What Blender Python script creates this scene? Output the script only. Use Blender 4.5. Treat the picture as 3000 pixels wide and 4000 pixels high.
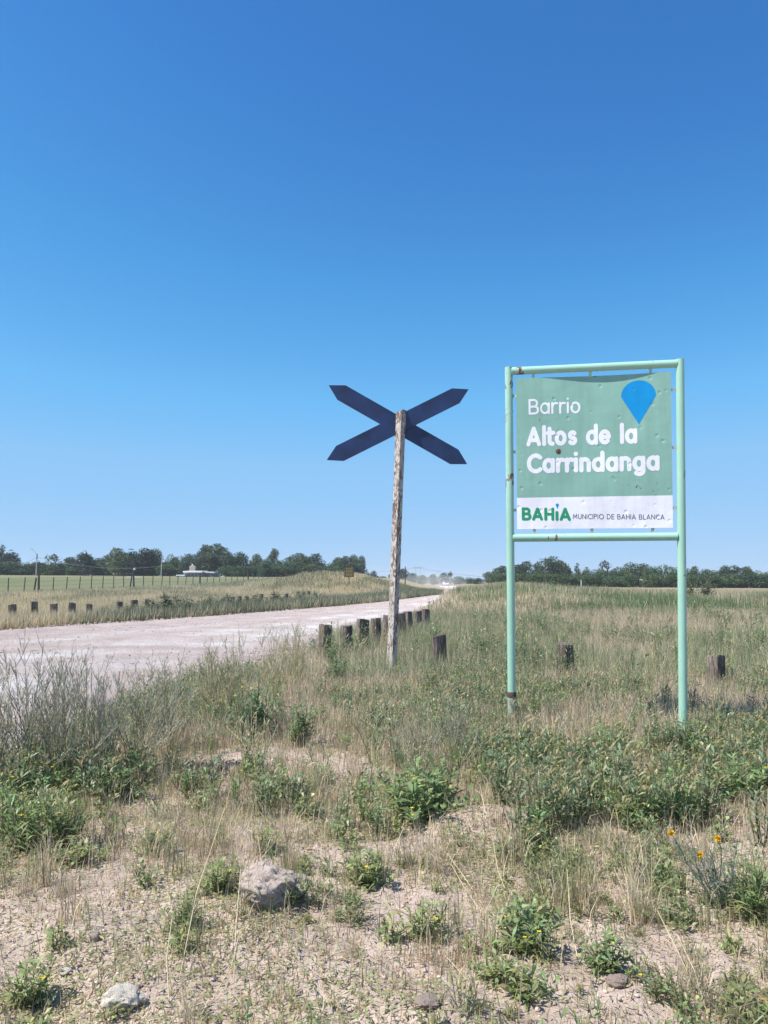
import bpy, math
import numpy as np

for o in list(bpy.data.objects):
    bpy.data.objects.remove(o)
SC = bpy.context.scene
COL = SC.collection
rng = np.random.default_rng(7)

# ------------------------------------------------------------------ camera, sky, sun, exposure
F_PX, PITCH, ROLL, EYE = 3022.0, math.radians(5.1), math.radians(0.4), 1.6
cam_d = bpy.data.cameras.new('camera')
cam_d.sensor_fit = 'VERTICAL'
cam_d.sensor_height = 36.0
cam_d.sensor_width = 27.0
cam_d.lens = 36.0 * F_PX / 4000.0
cam_d.clip_start = 0.05
cam_d.clip_end = 20000
cam = bpy.data.objects.new('camera', cam_d)
COL.objects.link(cam)
import mathutils
cam.matrix_world = (mathutils.Matrix.Translation((0, 0, EYE))
                    @ mathutils.Matrix.Rotation(math.pi / 2 + PITCH, 4, 'X')
                    @ mathutils.Matrix.Rotation(ROLL, 4, 'Z'))
SC.camera = cam

SUN_EL, SUN_TH = math.radians(58), math.radians(22)
SUN = (-math.cos(SUN_TH) * math.cos(SUN_EL), -math.sin(SUN_TH) * math.cos(SUN_EL), math.sin(SUN_EL))
world = bpy.data.worlds.new('World')
SC.world = world
world.use_nodes = True
wn, wl = world.node_tree.nodes, world.node_tree.links
bg = wn['Background']
sky = wn.new('ShaderNodeTexSky')
sky.sky_type = 'NISHITA'
sky.sun_disc = False
sky.sun_elevation = SUN_EL
sky.sun_rotation = math.atan2(SUN[0], SUN[1])
sky.altitude = 0
sky.air_density = 1.0
sky.dust_density = 0.0
sky.ozone_density = 1.0
# clear southern summer sky: one tone curve per channel over the whole dome
s_in = wn.new('ShaderNodeVectorMath')
s_in.operation = 'SCALE'
s_in.inputs['Scale'].default_value = 0.12
s_out = wn.new('ShaderNodeVectorMath')
s_out.operation = 'SCALE'
s_out.inputs['Scale'].default_value = 0.868 / 0.12
cur = wn.new('ShaderNodeRGBCurve')
cur.mapping.extend = 'HORIZONTAL'
for ch, pts in ((0, [(0, 0), (0.13, 0.034), (0.18, 0.058), (0.271, 0.122), (0.384, 0.200), (0.666, 0.259), (1.0, 0.31)]),
                (1, [(0, 0), (0.215, 0.161), (0.291, 0.255), (0.419, 0.381), (0.559, 0.430), (0.812, 0.462), (1.0, 0.49)]),
                (2, [(0, 0), (0.392, 0.467), (0.492, 0.582), (0.631, 0.705), (0.735, 0.712), (1.0, 0.73)])):
    c = cur.mapping.curves[ch]
    while len(c.points) < len(pts):
        c.points.new(0.5, 0.5)
    for p, q in zip(c.points, pts):
        p.location = q
        p.handle_type = 'VECTOR'
cur.mapping.update()
wl.new(sky.outputs[0], s_in.inputs[0])
wl.new(s_in.outputs[0], cur.inputs['Color'])
wl.new(cur.outputs[0], s_out.inputs[0])
wl.new(s_out.outputs[0], bg.inputs[0])
bg.inputs[1].default_value = 0.12
sd = bpy.data.lights.new('sun', 'SUN')
sd.energy = 5.0
sd.angle = math.radians(0.53)
sd.color = (1.0, 0.95, 0.87)
sun = bpy.data.objects.new('sun', sd)
COL.objects.link(sun)
sun.rotation_euler = mathutils.Vector(SUN).to_track_quat('Z', 'Y').to_euler()
vs = SC.view_settings
vs.view_transform = 'Standard'
vs.look = 'None'
vs.exposure = 0.6
vs.gamma = 1.0
vs.use_curve_mapping = False
SC.cycles.use_denoising = True
SC.cycles.max_bounces = 6
SC.cycles.transparent_max_bounces = 8
SC.cycles.volume_bounces = 1

# ------------------------------------------------------------------ measuring helpers
S = 3000 / 1659.0


def ray(px, py):
    u, v = px * S - 1500, 2000 - py * S
    u0 = u * math.cos(ROLL) - v * math.sin(ROLL)
    v0 = u * math.sin(ROLL) + v * math.cos(ROLL)
    return u0, F_PX * math.cos(PITCH) - v0 * math.sin(PITCH), F_PX * math.sin(PITCH) + v0 * math.cos(PITCH)


def gnd(px, py, z=0.0):
    a, b, c = ray(px, py)
    t = (z - EYE) / c
    return a * t, b * t


def at(px, py, Y):
    a, b, c = ray(px, py)
    t = Y / b
    return np.array((a * t, Y, EYE + c * t))


# ------------------------------------------------------------------ noise
_lat = np.random.default_rng(3).random((256, 256))


def vnoise(x, y):
    x, y = np.asarray(x, float), np.asarray(y, float)
    xi, yi = np.floor(x).astype(int), np.floor(y).astype(int)
    fx, fy = x - xi, y - yi
    fx, fy = fx * fx * (3 - 2 * fx), fy * fy * (3 - 2 * fy)
    a = _lat[xi & 255, yi & 255]
    b = _lat[(xi + 1) & 255, yi & 255]
    c = _lat[xi & 255, (yi + 1) & 255]
    d = _lat[(xi + 1) & 255, (yi + 1) & 255]
    return (a * (1 - fx) + b * fx) * (1 - fy) + (c * (1 - fx) + d * fx) * fy


def fbm(x, y, o=4):
    s, a, t = 0, 0.5, 0
    for k in range(o):
        s = s + a * vnoise(x * 2 ** k + 17.3 * k, y * 2 ** k - 9.1 * k)
        t += a
        a *= 0.5
    return s / t


def sm(x, a, b):
    t = np.clip((np.asarray(x, float) - a) / (b - a), 0, 1)
    return t * t * (3 - 2 * t)


# ------------------------------------------------------------------ terrain
NEAR = np.array([(-30, -9), (-18, -5), (-10, -1.5), (-5.2, 3), (-3.6, 6.0), (-3.3, 8.2), (-3.1, 10), (-2.93, 12.53),
                 (-2.3, 15.86), (-1.78, 19.27), (-1.0, 24.57), (0.3, 30.19), (1.9, 40.77), (5.0, 60), (6.6, 76), (9.6, 97), (17, 125),
                 (21, 170), (27, 290)], float)
FAR = np.array([(-44, 6), (-30, 11), (-20, 16.5), (-14.5, 21), (-11.81, 24.07), (-10.93, 26.6), (-9.37, 29.91), (-7.64, 34.05),
                (-5.51, 40.71), (-2.35, 50.62), (0.07, 60.26), (3.26, 76.4), (7.4, 97), (11, 125), (15, 170), (20, 296)], float)


def resample(P, n):
    d = np.concatenate([[0], np.cumsum(np.linalg.norm(np.diff(P, axis=0), axis=1))])
    # denser where it is near the camera
    t = np.linspace(0, 1, n) ** 1.6 * d[-1]
    return np.stack([np.interp(t, d, P[:, 0]), np.interp(t, d, P[:, 1])], 1)


ROAD_POLY = np.concatenate([NEAR, FAR[::-1]])


def road_dist(x, y):
    """signed distance to the road's outline, negative on the road"""
    x, y = np.asarray(x, float), np.asarray(y, float)
    best = np.full(x.shape, 1e9)
    inside = np.zeros(x.shape, bool)
    n = len(ROAD_POLY)
    for i in range(n):
        ax, ay = ROAD_POLY[i]
        bx, by = ROAD_POLY[(i + 1) % n]
        dx, dy = bx - ax, by - ay
        t = np.clip(((x - ax) * dx + (y - ay) * dy) / (dx * dx + dy * dy), 0, 1)
        best = np.minimum(best, np.hypot(x - ax - t * dx, y - ay - t * dy))
        cond = (ay > y) != (by > y)
        xx = ax + (y - ay) / (by - ay if by != ay else 1e-9) * dx
        inside ^= cond & (x < xx)
    return np.where(inside, -best, best)


def xn(y):
    return np.interp(y, NEAR[:, 1], NEAR[:, 0])


def xf(y):
    return np.interp(y, FAR[:, 1], FAR[:, 0])


BUMPS = []
for (px, py, r, hh) in [(1000, 1790, 0.34, 0.10), (1080, 1775, 0.22, 0.06), (1560, 1905, 0.22, 0.05), (1330, 2140, 0.30, 0.045),
                        (930, 2215, 0.22, 0.05), (600, 1960, 0.35, 0.03), (1410, 1640, 0.5, 0.10), (1180, 2190, 0.3, 0.03), (560, 1635, 0.4, 0.05)]:
    bx, by = gnd(px, py)
    BUMPS.append((bx, by, r, hh))


def hollow(y):
    """the road dips behind the grassy rise"""
    return 1.1 * sm(y, 88, 118) * (1 - sm(y, 225, 265))


def height(x, y, rd=None):
    x, y = np.asarray(x, float), np.asarray(y, float)
    if rd is None:
        rd = road_dist(x, y)
    off = sm(rd, 0.0, 0.8)
    h = (fbm(x * 0.7, y * 0.7) - 0.5) * 0.12 + (fbm(x * 3.1, y * 3.1, 3) - 0.5) * 0.045
    r = np.hypot(x, y)
    h = h * off * np.clip(1.2 - r / 120, 0.2, 1)
    fine = np.clip((12 - r) / 6, 0, 1)
    cl = fbm(x * 11, y * 11, 3) - 0.5
    h = h + fine * off * (cl * 0.02 + np.maximum(cl, 0.12) * 0.05 - 0.006)
    for bx, by, br, bh in BUMPS:
        h = h + bh * np.exp(-((x - bx) ** 2 + (y - by) ** 2) / (br * br))
    # rising pasture on the right
    dr = x - xn(y)
    h = h + 0.92 * sm(dr, 1, 9) * sm(y, 14, 58) * (1 - 0.42 * sm(x, 12, 32))
    # field on the left
    dl = xf(y) - x
    up = np.clip((y - 62) / 158, 0, 1) * 2.3
    h = h + (0.25 * sm(y, 30, 62) + up) * sm(dl, 2, 16) * (y > 20)
    h = h + 0.8 * sm(dr, -0.2, 0.7) * (1 - sm(dr, 4, 10)) * sm(y, 36, 56) * (1 - sm(y, 90, 130))
    # embankment of dry grass
    sx = np.where(x < -3.9, 7.5, 5.5)
    h = h + 1.85 * np.exp(-((x + 3.9) / sx) ** 2 / 2 - ((y - 90) / 9) ** 2 / 2) * sm(rd, 0, 5)
    h = h + (fbm(x * 0.35 + 8, y * 0.22, 3) - 0.5) * 0.9 * np.exp(-((x + 5) / 13) ** 2 / 2 - ((y - 88) / 12) ** 2 / 2) * sm(rd, 1, 6)
    # bed under the road
    h = np.where(rd < 0, h * sm(rd, -0.6, 0) - (0.03 + 0.004 * r + hollow(y)) * sm(-rd, 0.05, 0.5), h)
    return h


# ------------------------------------------------------------------ object helpers
def link(name, me, mat=None, parent=None, loc=None):
    o = bpy.data.objects.new(name, me)
    COL.objects.link(o)
    if mat is not None and me is not None and len(me.materials) == 0:
        for m in (mat if isinstance(mat, (list, tuple)) else [mat]):
            me.materials.append(m)
    if parent is not None:
        o.parent = parent
    if loc is not None:
        o.location = [float(c) for c in loc]
    return o


def tag(o, label=None, cat=None, group=None, kind=None):
    if label:
        o['label'] = label
    if cat:
        o['category'] = cat
    if group:
        o['group'] = group
    if kind:
        o['kind'] = kind
    return o


def empty(name, loc, rz=0.0):
    o = bpy.data.objects.new(name, None)
    COL.objects.link(o)
    o.location = [float(c) for c in loc]
    o.rotation_euler = (0, 0, rz)
    return o


def copy_tree(o, parent=None):
    c = o.copy()
    COL.objects.link(c)
    c.parent = parent
    for ch in o.children:
        copy_tree(ch, c)
    return c


def mesh_np(name, V, T, C=None, smooth=False):
    """triangle mesh from numpy arrays, per-vertex colour in attribute 'col'"""
    V = np.ascontiguousarray(V, np.float32)
    T = np.ascontiguousarray(T, np.int32)
    me = bpy.data.meshes.new(name)
    me.vertices.add(len(V))
    me.vertices.foreach_set('co', V.ravel())
    k = T.shape[1]
    me.loops.add(T.size)
    me.loops.foreach_set('vertex_index', T.ravel())
    me.polygons.add(len(T))
    me.polygons.foreach_set('loop_start', np.arange(0, T.size, k, dtype=np.int32))
    if smooth:
        me.polygons.foreach_set('use_smooth', np.ones(len(T), bool))
    me.update(calc_edges=True)
    if C is not None:
        at_ = me.attributes.new('col', 'FLOAT_COLOR', 'POINT')
        c4 = np.ones((len(V), 4), np.float32)
        c4[:, :3] = C
        at_.data.foreach_set('color', c4.ravel())
    return me


class MB:
    """collects solids; build() links them as one mesh object"""

    def __init__(self):
        self.v, self.f = [], []

    def add(self, vs_, fs_):
        b = len(self.v)
        self.v += [tuple(float(c) for c in p) for p in vs_]
        self.f += [tuple(i + b for i in f) for f in fs_]
        return self

    def box(self, c, d, rz=0.0, ax=None):
        """box centred at c with sizes d; ax: optional 3x3 axes"""
        if ax is None:
            cs, sn = math.cos(rz), math.sin(rz)
            ax = np.array([(cs, sn, 0), (-sn, cs, 0), (0, 0, 1)])
        ax = np.array(ax, float)
        c = np.array(c, float)
        vs_ = []
        for k in range(8):
            s = [(1 if k >> b & 1 else -1) * d[b] / 2 for b in range(3)]
            vs_.append(c + s[0] * ax[0] + s[1] * ax[1] + s[2] * ax[2])
        return self.add(vs_, [(0, 2, 3, 1), (4, 5, 7, 6), (0, 1, 5, 4), (2, 6, 7, 3), (0, 4, 6, 2), (1, 3, 7, 5)])

    def tube(self, pts, r, n=10, caps=True):
        pts = [np.array(p, float) for p in pts]
        rs = r if isinstance(r, (list, tuple)) else [r] * len(pts)
        b = len(self.v)
        up = None
        vs_, fs_ = [], []
        for i, p in enumerate(pts):
            d = pts[min(i + 1, len(pts) - 1)] - pts[max(i - 1, 0)]
            d = d / np.linalg.norm(d)
            if up is None:
                up = np.array((0, 0, 1.0)) if abs(d[2]) < 0.9 else np.array((1.0, 0, 0))
            a = np.cross(d, up)
            a /= np.linalg.norm(a)
            up2 = np.cross(a, d)
            for k in range(n):
                t = 2 * math.pi * k / n
                vs_.append(p + rs[i] * (math.cos(t) * a + math.sin(t) * up2))
        for i in range(len(pts) - 1):
            for k in range(n):
                k2 = (k + 1) % n
                fs_.append((i * n + k, i * n + k2, (i + 1) * n + k2, (i + 1) * n + k))
        if caps:
            fs_.append(tuple(range(n))[::-1])
            fs_.append(tuple((len(pts) - 1) * n + k for k in range(n)))
        return self.add(vs_, fs_)

    def prism(self, poly, o, e1, e2, e3, t):
        """polygon (2D) in plane o,e1,e2 extruded by t along e3"""
        o, e1, e2, e3 = [np.array(a, float) for a in (o, e1, e2, e3)]
        n = len(poly)
        vs_ = [o + p[0] * e1 + p[1] * e2 for p in poly] + [o + p[0] * e1 + p[1] * e2 + t * e3 for p in poly]
        fs_ = [tuple(range(n))[::-1], tuple(range(n, 2 * n))]
        fs_ += [(k, (k + 1) % n, n + (k + 1) % n, n + k) for k in range(n)]
        return self.add(vs_, fs_)

    def mesh(self, name, smooth=False):
        import bmesh
        me = bpy.data.meshes.new(name)
        me.from_pydata(self.v, [], self.f)
        bm = bmesh.new()
        bm.from_mesh(me)
        bmesh.ops.recalc_face_normals(bm, faces=bm.faces)
        bm.to_mesh(me)
        bm.free()
        if smooth:
            me.polygons.foreach_set('use_smooth', np.ones(len(me.polygons), bool))
        me.update()
        return me

    def build(self, name, mat, parent=None, smooth=False, loc=None, bevel=0.0):
        o = link(name, self.mesh(name, smooth), mat, parent, loc)
        if bevel:
            m = o.modifiers.new('bevel', 'BEVEL')
            m.width = bevel
            m.segments = 2
            m.limit_method = 'ANGLE'
        if smooth:
            try:
                o.data.set_sharp_from_angle(angle=math.radians(50))
            except Exception:
                pass
        return o


# ------------------------------------------------------------------ materials
def new_mat(name):
    m = bpy.data.materials.new(name)
    m.use_nodes = True
    nt = m.node_tree
    return m, nt, nt.nodes, nt.links, nt.nodes['Principled BSDF']


def ramp(n, stops, interp='LINEAR'):
    r = n.new('ShaderNodeValToRGB')
    r.color_ramp.interpolation = interp
    e = r.color_ramp.elements
    while len(e) < len(stops):
        e.new(0.5)
    for i, (p, c) in enumerate(stops):
        e[i].position = p
        e[i].color = (*c, 1) if len(c) == 3 else c
    return r


def noise(n, l, coord, scale, detail=4, rough=0.55, dist=0.0):
    t = n.new('ShaderNodeTexNoise')
    t.inputs['Scale'].default_value = scale
    t.inputs['Detail'].default_value = detail
    t.inputs['Roughness'].default_value = rough
    t.inputs['Distortion'].default_value = dist
    if coord is not None:
        l.new(coord, t.inputs['Vector'])
    return t


def mix(n, l, a, b, fac, mode='MIX'):
    m = n.new('ShaderNodeMix')
    m.data_type = 'RGBA'
    m.blend_type = mode
    for k, s in ((6, a), (7, b), (0, fac)):
        if isinstance(s, (int, float)):
            m.inputs[k].default_value = s
        elif isinstance(s, tuple):
            m.inputs[k].default_value = (*s, 1)
        else:
            l.new(s, m.inputs[k])
    return m.outputs[2]


def bump(n, l, bs, hgt, strength=0.4, dist=0.01):
    b = n.new('ShaderNodeBump')
    b.inputs['Strength'].default_value = strength
    b.inputs['Distance'].default_value = dist
    l.new(hgt, b.inputs['Height'])
    l.new(b.outputs[0], bs.inputs['Normal'])
    return b


def plain(name, col, rough=0.7, var=0.15, scale=8.0, metal=0.0, bmp=0.0):
    m, nt, n, l, bs = new_mat(name)
    tc = n.new('ShaderNodeTexCoord').outputs['Object']
    t = noise(n, l, tc, scale)
    d = tuple(c * (1 - var) for c in col)
    u = tuple(min(1, c * (1 + var)) for c in col)
    r = ramp(n, [(0.3, d), (0.7, u)])
    l.new(t.outputs[0], r.inputs[0])
    l.new(r.outputs[0], bs.inputs['Base Color'])
    bs.inputs['Roughness'].default_value = rough
    bs.inputs['Metallic'].default_value = metal
    if bmp:
        bump(n, l, bs, t.outputs[0], bmp, 0.02)
    return m


def leaf_mat(name, trans=0.3, rough=0.55, spec=0.35, tint=(1, 1, 1)):
    m, nt, n, l, bs = new_mat(name)
    a = n.new('ShaderNodeAttribute')
    a.attribute_name = 'col'
    c = a.outputs['Color']
    if tint == 'object':
        oi = n.new('ShaderNodeObjectInfo')
        r = ramp(n, [(0, (0.72, 0.80, 0.85)), (0.5, (1, 1, 1)), (1, (1.3, 1.2, 0.95))])
        l.new(oi.outputs['Random'], r.inputs[0])
        c = mix(n, l, c, r.outputs[0], 1.0, 'MULTIPLY')
    l.new(c, bs.inputs['Base Color'])
    bs.inputs['Roughness'].default_value = rough
    bs.inputs['Specular IOR Level'].default_value = spec
    if trans > 0:
        tr = n.new('ShaderNodeBsdfTranslucent')
        l.new(c, tr.inputs[0])
        mx = n.new('ShaderNodeMixShader')
        mx.inputs[0].default_value = trans
        l.new(bs.outputs[0], mx.inputs[1])
        l.new(tr.outputs[0], mx.inputs[2])
        l.new(mx.outputs[0], n['Material Output'].inputs[0])
    return m


M = {}
M['leaf'] = leaf_mat('leaf', 0.48, 0.42, 0.5)
M['straw'] = leaf_mat('straw', 0.35, 0.7, 0.25)
M['stem'] = leaf_mat('stem', 0.0, 0.75, 0.2)
M['petal'] = leaf_mat('petal', 0.3, 0.6, 0.2)
M['tree_leaf'] = leaf_mat('tree_leaf', 0.15, 0.7, 0.15, 'object')
M['trunk'] = plain('trunk', (0.16, 0.13, 0.10), 0.9, 0.3, 3)


def soil_material():
    m, nt, n, l, bs = new_mat('soil')
    a = n.new('ShaderNodeAttribute')
    a.attribute_name = 'col'
    tc = n.new('ShaderNodeTexCoord').outputs['Object']
    n1 = noise(n, l, tc, 2.2, 6, 0.6)
    n2 = noise(n, l, tc, 26, 6, 0.65)
    n3 = noise(n, l, tc, 120, 3, 0.6)
    r1 = ramp(n, [(0.3, (0.80, 0.79, 0.78)), (0.7, (1.14, 1.13, 1.12))])
    l.new(n1.outputs[0], r1.inputs[0])
    r2 = ramp(n, [(0.32, (0.66, 0.63, 0.60)), (0.55, (1.0, 1.0, 1.0)), (0.75, (1.15, 1.14, 1.12))])
    l.new(n2.outputs[0], r2.inputs[0])
    c = mix(n, l, a.outputs['Color'], r1.outputs[0], 1.0, 'MULTIPLY')
    c = mix(n, l, c, r2.outputs[0], 0.8, 'MULTIPLY')
    vo = n.new('ShaderNodeTexVoronoi')
    vo.inputs['Scale'].default_value = 55
    l.new(tc, vo.inputs['Vector'])
    r3 = ramp(n, [(0.0, (1.25, 1.24, 1.22)), (0.14, (1.2, 1.18, 1.15)), (0.22, (1, 1, 1))])
    l.new(vo.outputs['Distance'], r3.inputs[0])
    c = mix(n, l, c, r3.outputs[0], 0.45, 'MULTIPLY')
    l.new(c, bs.inputs['Base Color'])
    bs.inputs['Roughness'].default_value = 0.95
    bs.inputs['Specular IOR Level'].default_value = 0.1
    ad = n.new('ShaderNodeMath')
    ad.operation = 'ADD'
    l.new(n2.outputs[0], ad.inputs[0])
    l.new(n3.outputs[0], ad.inputs[1])
    bump(n, l, bs, ad.outputs[0], 0.7, 0.02)
    return m


def road_material():
    m, nt, n, l, bs = new_mat('caliche_road')
    a = n.new('ShaderNodeAttribute')
    a.attribute_name = 'col'
    tc = n.new('ShaderNodeTexCoord').outputs['Object']
    n1 = noise(n, l, tc, 0.9, 6, 0.62)
    n2 = noise(n, l, tc, 9, 6, 0.7)
    n3 = noise(n, l, tc, 45, 4, 0.65)
    r1 = ramp(n, [(0.3, (0.80, 0.78, 0.77)), (0.7, (1.13, 1.13, 1.13))])
    l.new(n1.outputs[0], r1.inputs[0])
    r2 = ramp(n, [(0.30, (0.55, 0.52, 0.50)), (0.46, (0.96, 0.95, 0.95)), (0.8, (1.14, 1.14, 1.14))])
    l.new(n2.outputs[0], r2.inputs[0])
    c = mix(n, l, a.outputs['Color'], r1.outputs[0], 1.0, 'MULTIPLY')
    c = mix(n, l, c, r2.outputs[0], 0.8, 'MULTIPLY')
    r3 = ramp(n, [(0.33, (0.62, 0.59, 0.57)), (0.45, (1, 1, 1)), (0.75, (1.12, 1.12, 1.12))])
    l.new(n3.outputs[0], r3.inputs[0])
    c = mix(n, l, c, r3.outputs[0], 0.7, 'MULTIPLY')
    l.new(c, bs.inputs['Base Color'])
    bs.inputs['Roughness'].default_value = 0.95
    bs.inputs['Specular IOR Level'].default_value = 0.1
    ad = n.new('ShaderNodeMath')
    ad.operation = 'ADD'
    l.new(n2.outputs[0], ad.inputs[0])
    l.new(n3.outputs[0], ad.inputs[1])
    bump(n, l, bs, ad.outputs[0], 1.0, 0.09)
    return m


def mint_paint():
    m, nt, n, l, bs = new_mat('mint_paint')
    tc = n.new('ShaderNodeTexCoord').outputs['Object']
    mp = n.new('ShaderNodeMapping')
    mp.inputs['Scale'].default_value = (1, 1, 0.45)
    l.new(tc, mp.inputs[0])
    n1 = noise(n, l, mp.outputs[0], 17, 7, 0.7, 0.6)
    n2 = noise(n, l, tc, 2.4, 4, 0.6)
    ad = n.new('ShaderNodeMath')
    ad.operation = 'MULTIPLY'
    l.new(n1.outputs[0], ad.inputs[0])
    l.new(n2.outputs[0], ad.inputs[1])
    chip = ramp(n, [(0.338, (0, 0, 0)), (0.352, (1, 1, 1))])
    l.new(ad.outputs[0], chip.inputs[0])
    grime = ramp(n, [(0.3, (0.29, 0.51, 0.40)), (0.7, (0.35, 0.58, 0.46))])
    l.new(n2.outputs[0], grime.inputs[0])
    rust = ramp(n, [(0.4, (0.05, 0.025, 0.018)), (0.6, (0.19, 0.085, 0.05))])
    l.new(n1.outputs[0], rust.inputs[0])
    c = mix(n, l, grime.outputs[0], rust.outputs[0], chip.outputs[0])
    l.new(c, bs.inputs['Base Color'])
    r = ramp(n, [(0, (0.38,) * 3), (1, (0.85,) * 3)])
    l.new(chip.outputs[0], r.inputs[0])
    l.new(r.outputs[0], bs.inputs['Roughness'])
    bump(n, l, bs, chip.outputs[0], -0.4, 0.003)
    return m


def dent_nodes(n, l, bs, coord, extra=0.5):
    """shot-pellet dents and oil-canning of thin sheet metal"""
    vo = n.new('ShaderNodeTexVoronoi')
    vo.inputs['Scale'].default_value = 6.5
    vo.inputs['Randomness'].default_value = 1.0
    l.new(coord, vo.inputs['Vector'])
    r = ramp(n, [(0.0, (0, 0, 0)), (0.10, (0.6, 0.6, 0.6)), (0.17, (1, 1, 1))])
    l.new(vo.outputs['Distance'], r.inputs[0])
    nz = noise(n, l, coord, 3.2, 3, 0.5)
    ad = n.new('ShaderNodeMath')
    ad.operation = 'MULTIPLY_ADD'
    ad.inputs[1].default_value = 1.6
    l.new(nz.outputs[0], ad.inputs[0])
    l.new(r.outputs[0], ad.inputs[2])
    bump(n, l, bs, ad.outputs[0], extra, 0.012)
    return vo


def sheet(name, col, rough=0.42, wear=True):
    m, nt, n, l, bs = new_mat(name)
    tc = n.new('ShaderNodeTexCoord').outputs['Object']
    n1 = noise(n, l, tc, 3, 5, 0.6)
    r = ramp(n, [(0.3, tuple(c * 0.93 for c in col)), (0.7, tuple(min(1, c * 1.05) for c in col))])
    l.new(n1.outputs[0], r.inputs[0])
    c = r.outputs[0]
    mp = n.new('ShaderNodeMapping')
    mp.inputs['Scale'].default_value = (9, 9, 0.7)
    l.new(tc, mp.inputs[0])
    ns = noise(n, l, mp.outputs[0], 1.0, 5, 0.65)
    rs_ = ramp(n, [(0.3, (0.90, 0.89, 0.88)), (0.55, (1, 1, 1)), (0.8, (1.04, 1.05, 1.05))])
    l.new(ns.outputs[0], rs_.inputs[0])
    c = mix(n, l, c, rs_.outputs[0], 1.0, 'MULTIPLY')
    if wear:
        n2 = noise(n, l, tc, 19, 5, 0.7, 0.4)
        n3 = noise(n, l, tc, 2.1, 2, 0.5)
        mu = n.new('ShaderNodeMath')
        mu.operation = 'MULTIPLY'
        l.new(n2.outputs[0], mu.inputs[0])
        l.new(n3.outputs[0], mu.inputs[1])
        ch = ramp(n, [(0.40, (0, 0, 0)), (0.415, (1, 1, 1))])
        l.new(mu.outputs[0], ch.inputs[0])
        c = mix(n, l, c, (0.13, 0.07, 0.05), ch.outputs[0])
    l.new(c, bs.inputs['Base Color'])
    bs.inputs['Roughness'].default_value = rough
    bs.inputs['Specular IOR Level'].default_value = 0.4
    dent_nodes(n, l, bs, tc)
    return m


def peeling_post():
    m, nt, n, l, bs = new_mat('peeling_white_paint')
    tc = n.new('ShaderNodeTexCoord').outputs['Object']
    mp = n.new('ShaderNodeMapping')
    mp.inputs['Scale'].default_value = (1, 1, 0.38)
    l.new(tc, mp.inputs[0])
    n1 = noise(n, l, mp.outputs[0], 19, 8, 0.72, 1.2)
    n2 = noise(n, l, mp.outputs[0], 3.1, 4, 0.6)
    ad = n.new('ShaderNodeMath')
    ad.operation = 'MULTIPLY_ADD'
    ad.inputs[1].default_value = 0.45
    l.new(n2.outputs[0], ad.inputs[0])
    l.new(n1.outputs[0], ad.inputs[2])
    msk = ramp(n, [(0.71, (0, 0, 0)), (0.745, (1, 1, 1))])
    l.new(ad.outputs[0], msk.inputs[0])
    paint = ramp(n, [(0.35, (0.36, 0.325, 0.29)), (0.7, (0.68, 0.65, 0.60))])
    l.new(n2.outputs[0], paint.inputs[0])
    rust = ramp(n, [(0.35, (0.05, 0.035, 0.03)), (0.55, (0.15, 0.09, 0.07)), (0.75, (0.28, 0.18, 0.145))])
    l.new(n1.outputs[0], rust.inputs[0])
    c = mix(n, l, paint.outputs[0], rust.outputs[0], msk.outputs[0])
    l.new(c, bs.inputs['Base Color'])
    bs.inputs['Roughness'].default_value = 0.8
    bump(n, l, bs, msk.outputs[0], -0.7, 0.006)
    return m


def wood_post():
    m, nt, n, l, bs = new_mat('weathered_sleeper_wood')
    tc = n.new('ShaderNodeTexCoord').outputs['Object']
    oi = n.new('ShaderNodeObjectInfo')
    ofs = n.new('ShaderNodeVectorMath')
    ofs.operation = 'ADD'
    l.new(tc, ofs.inputs[0])
    l.new(oi.outputs['Location'], ofs.inputs[1])
    mp = n.new('ShaderNodeMapping')
    mp.inputs['Scale'].default_value = (1, 1, 0.09)
    l.new(ofs.outputs[0], mp.inputs[0])
    n1 = noise(n, l, mp.outputs[0], 42, 6, 0.7, 0.5)
    n2 = noise(n, l, ofs.outputs[0], 6, 3, 0.5)
    r = ramp(n, [(0.34, (0.03, 0.024, 0.02)), (0.48, (0.16, 0.13, 0.11)), (0.7, (0.40, 0.35, 0.31))])
    l.new(n1.outputs[0], r.inputs[0])
    r2 = ramp(n, [(0.3, (0.65, 0.65, 0.66)), (0.7, (1.15, 1.12, 1.08))])
    l.new(n2.outputs[0], r2.inputs[0])
    c = mix(n, l, r.outputs[0], r2.outputs[0], 1.0, 'MULTIPLY')
    l.new(c, bs.inputs['Base Color'])
    bs.inputs['Roughness'].default_value = 0.92
    bs.inputs['Specular IOR Level'].default_value = 0.15
    bump(n, l, bs, n1.outputs[0], 0.9, 0.02)
    return m


def rock_material(name, lo, hi, sc=1.0):
    m, nt, n, l, bs = new_mat(name)
    tc = n.new('ShaderNodeTexCoord').outputs['Object']
    n1 = noise(n, l, tc, 14 * sc, 8, 0.68)
    n2 = noise(n, l, tc, 70 * sc, 4, 0.6)
    r = ramp(n, [(0.3, lo), (0.62, hi)])
    l.new(n1.outputs[0], r.inputs[0])
    l.new(r.outputs[0], bs.inputs['Base Color'])
    bs.inputs['Roughness'].default_value = 0.95
    bs.inputs['Specular IOR Level'].default_value = 0.12
    ad = n.new('ShaderNodeMath')
    ad.operation = 'MULTIPLY_ADD'
    ad.inputs[1].default_value = 0.4
    l.new(n2.outputs[0], ad.inputs[0])
    l.new(n1.outputs[0], ad.inputs[2])
    bump(n, l, bs, ad.outputs[0], 0.8, 0.02)
    return m


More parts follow.
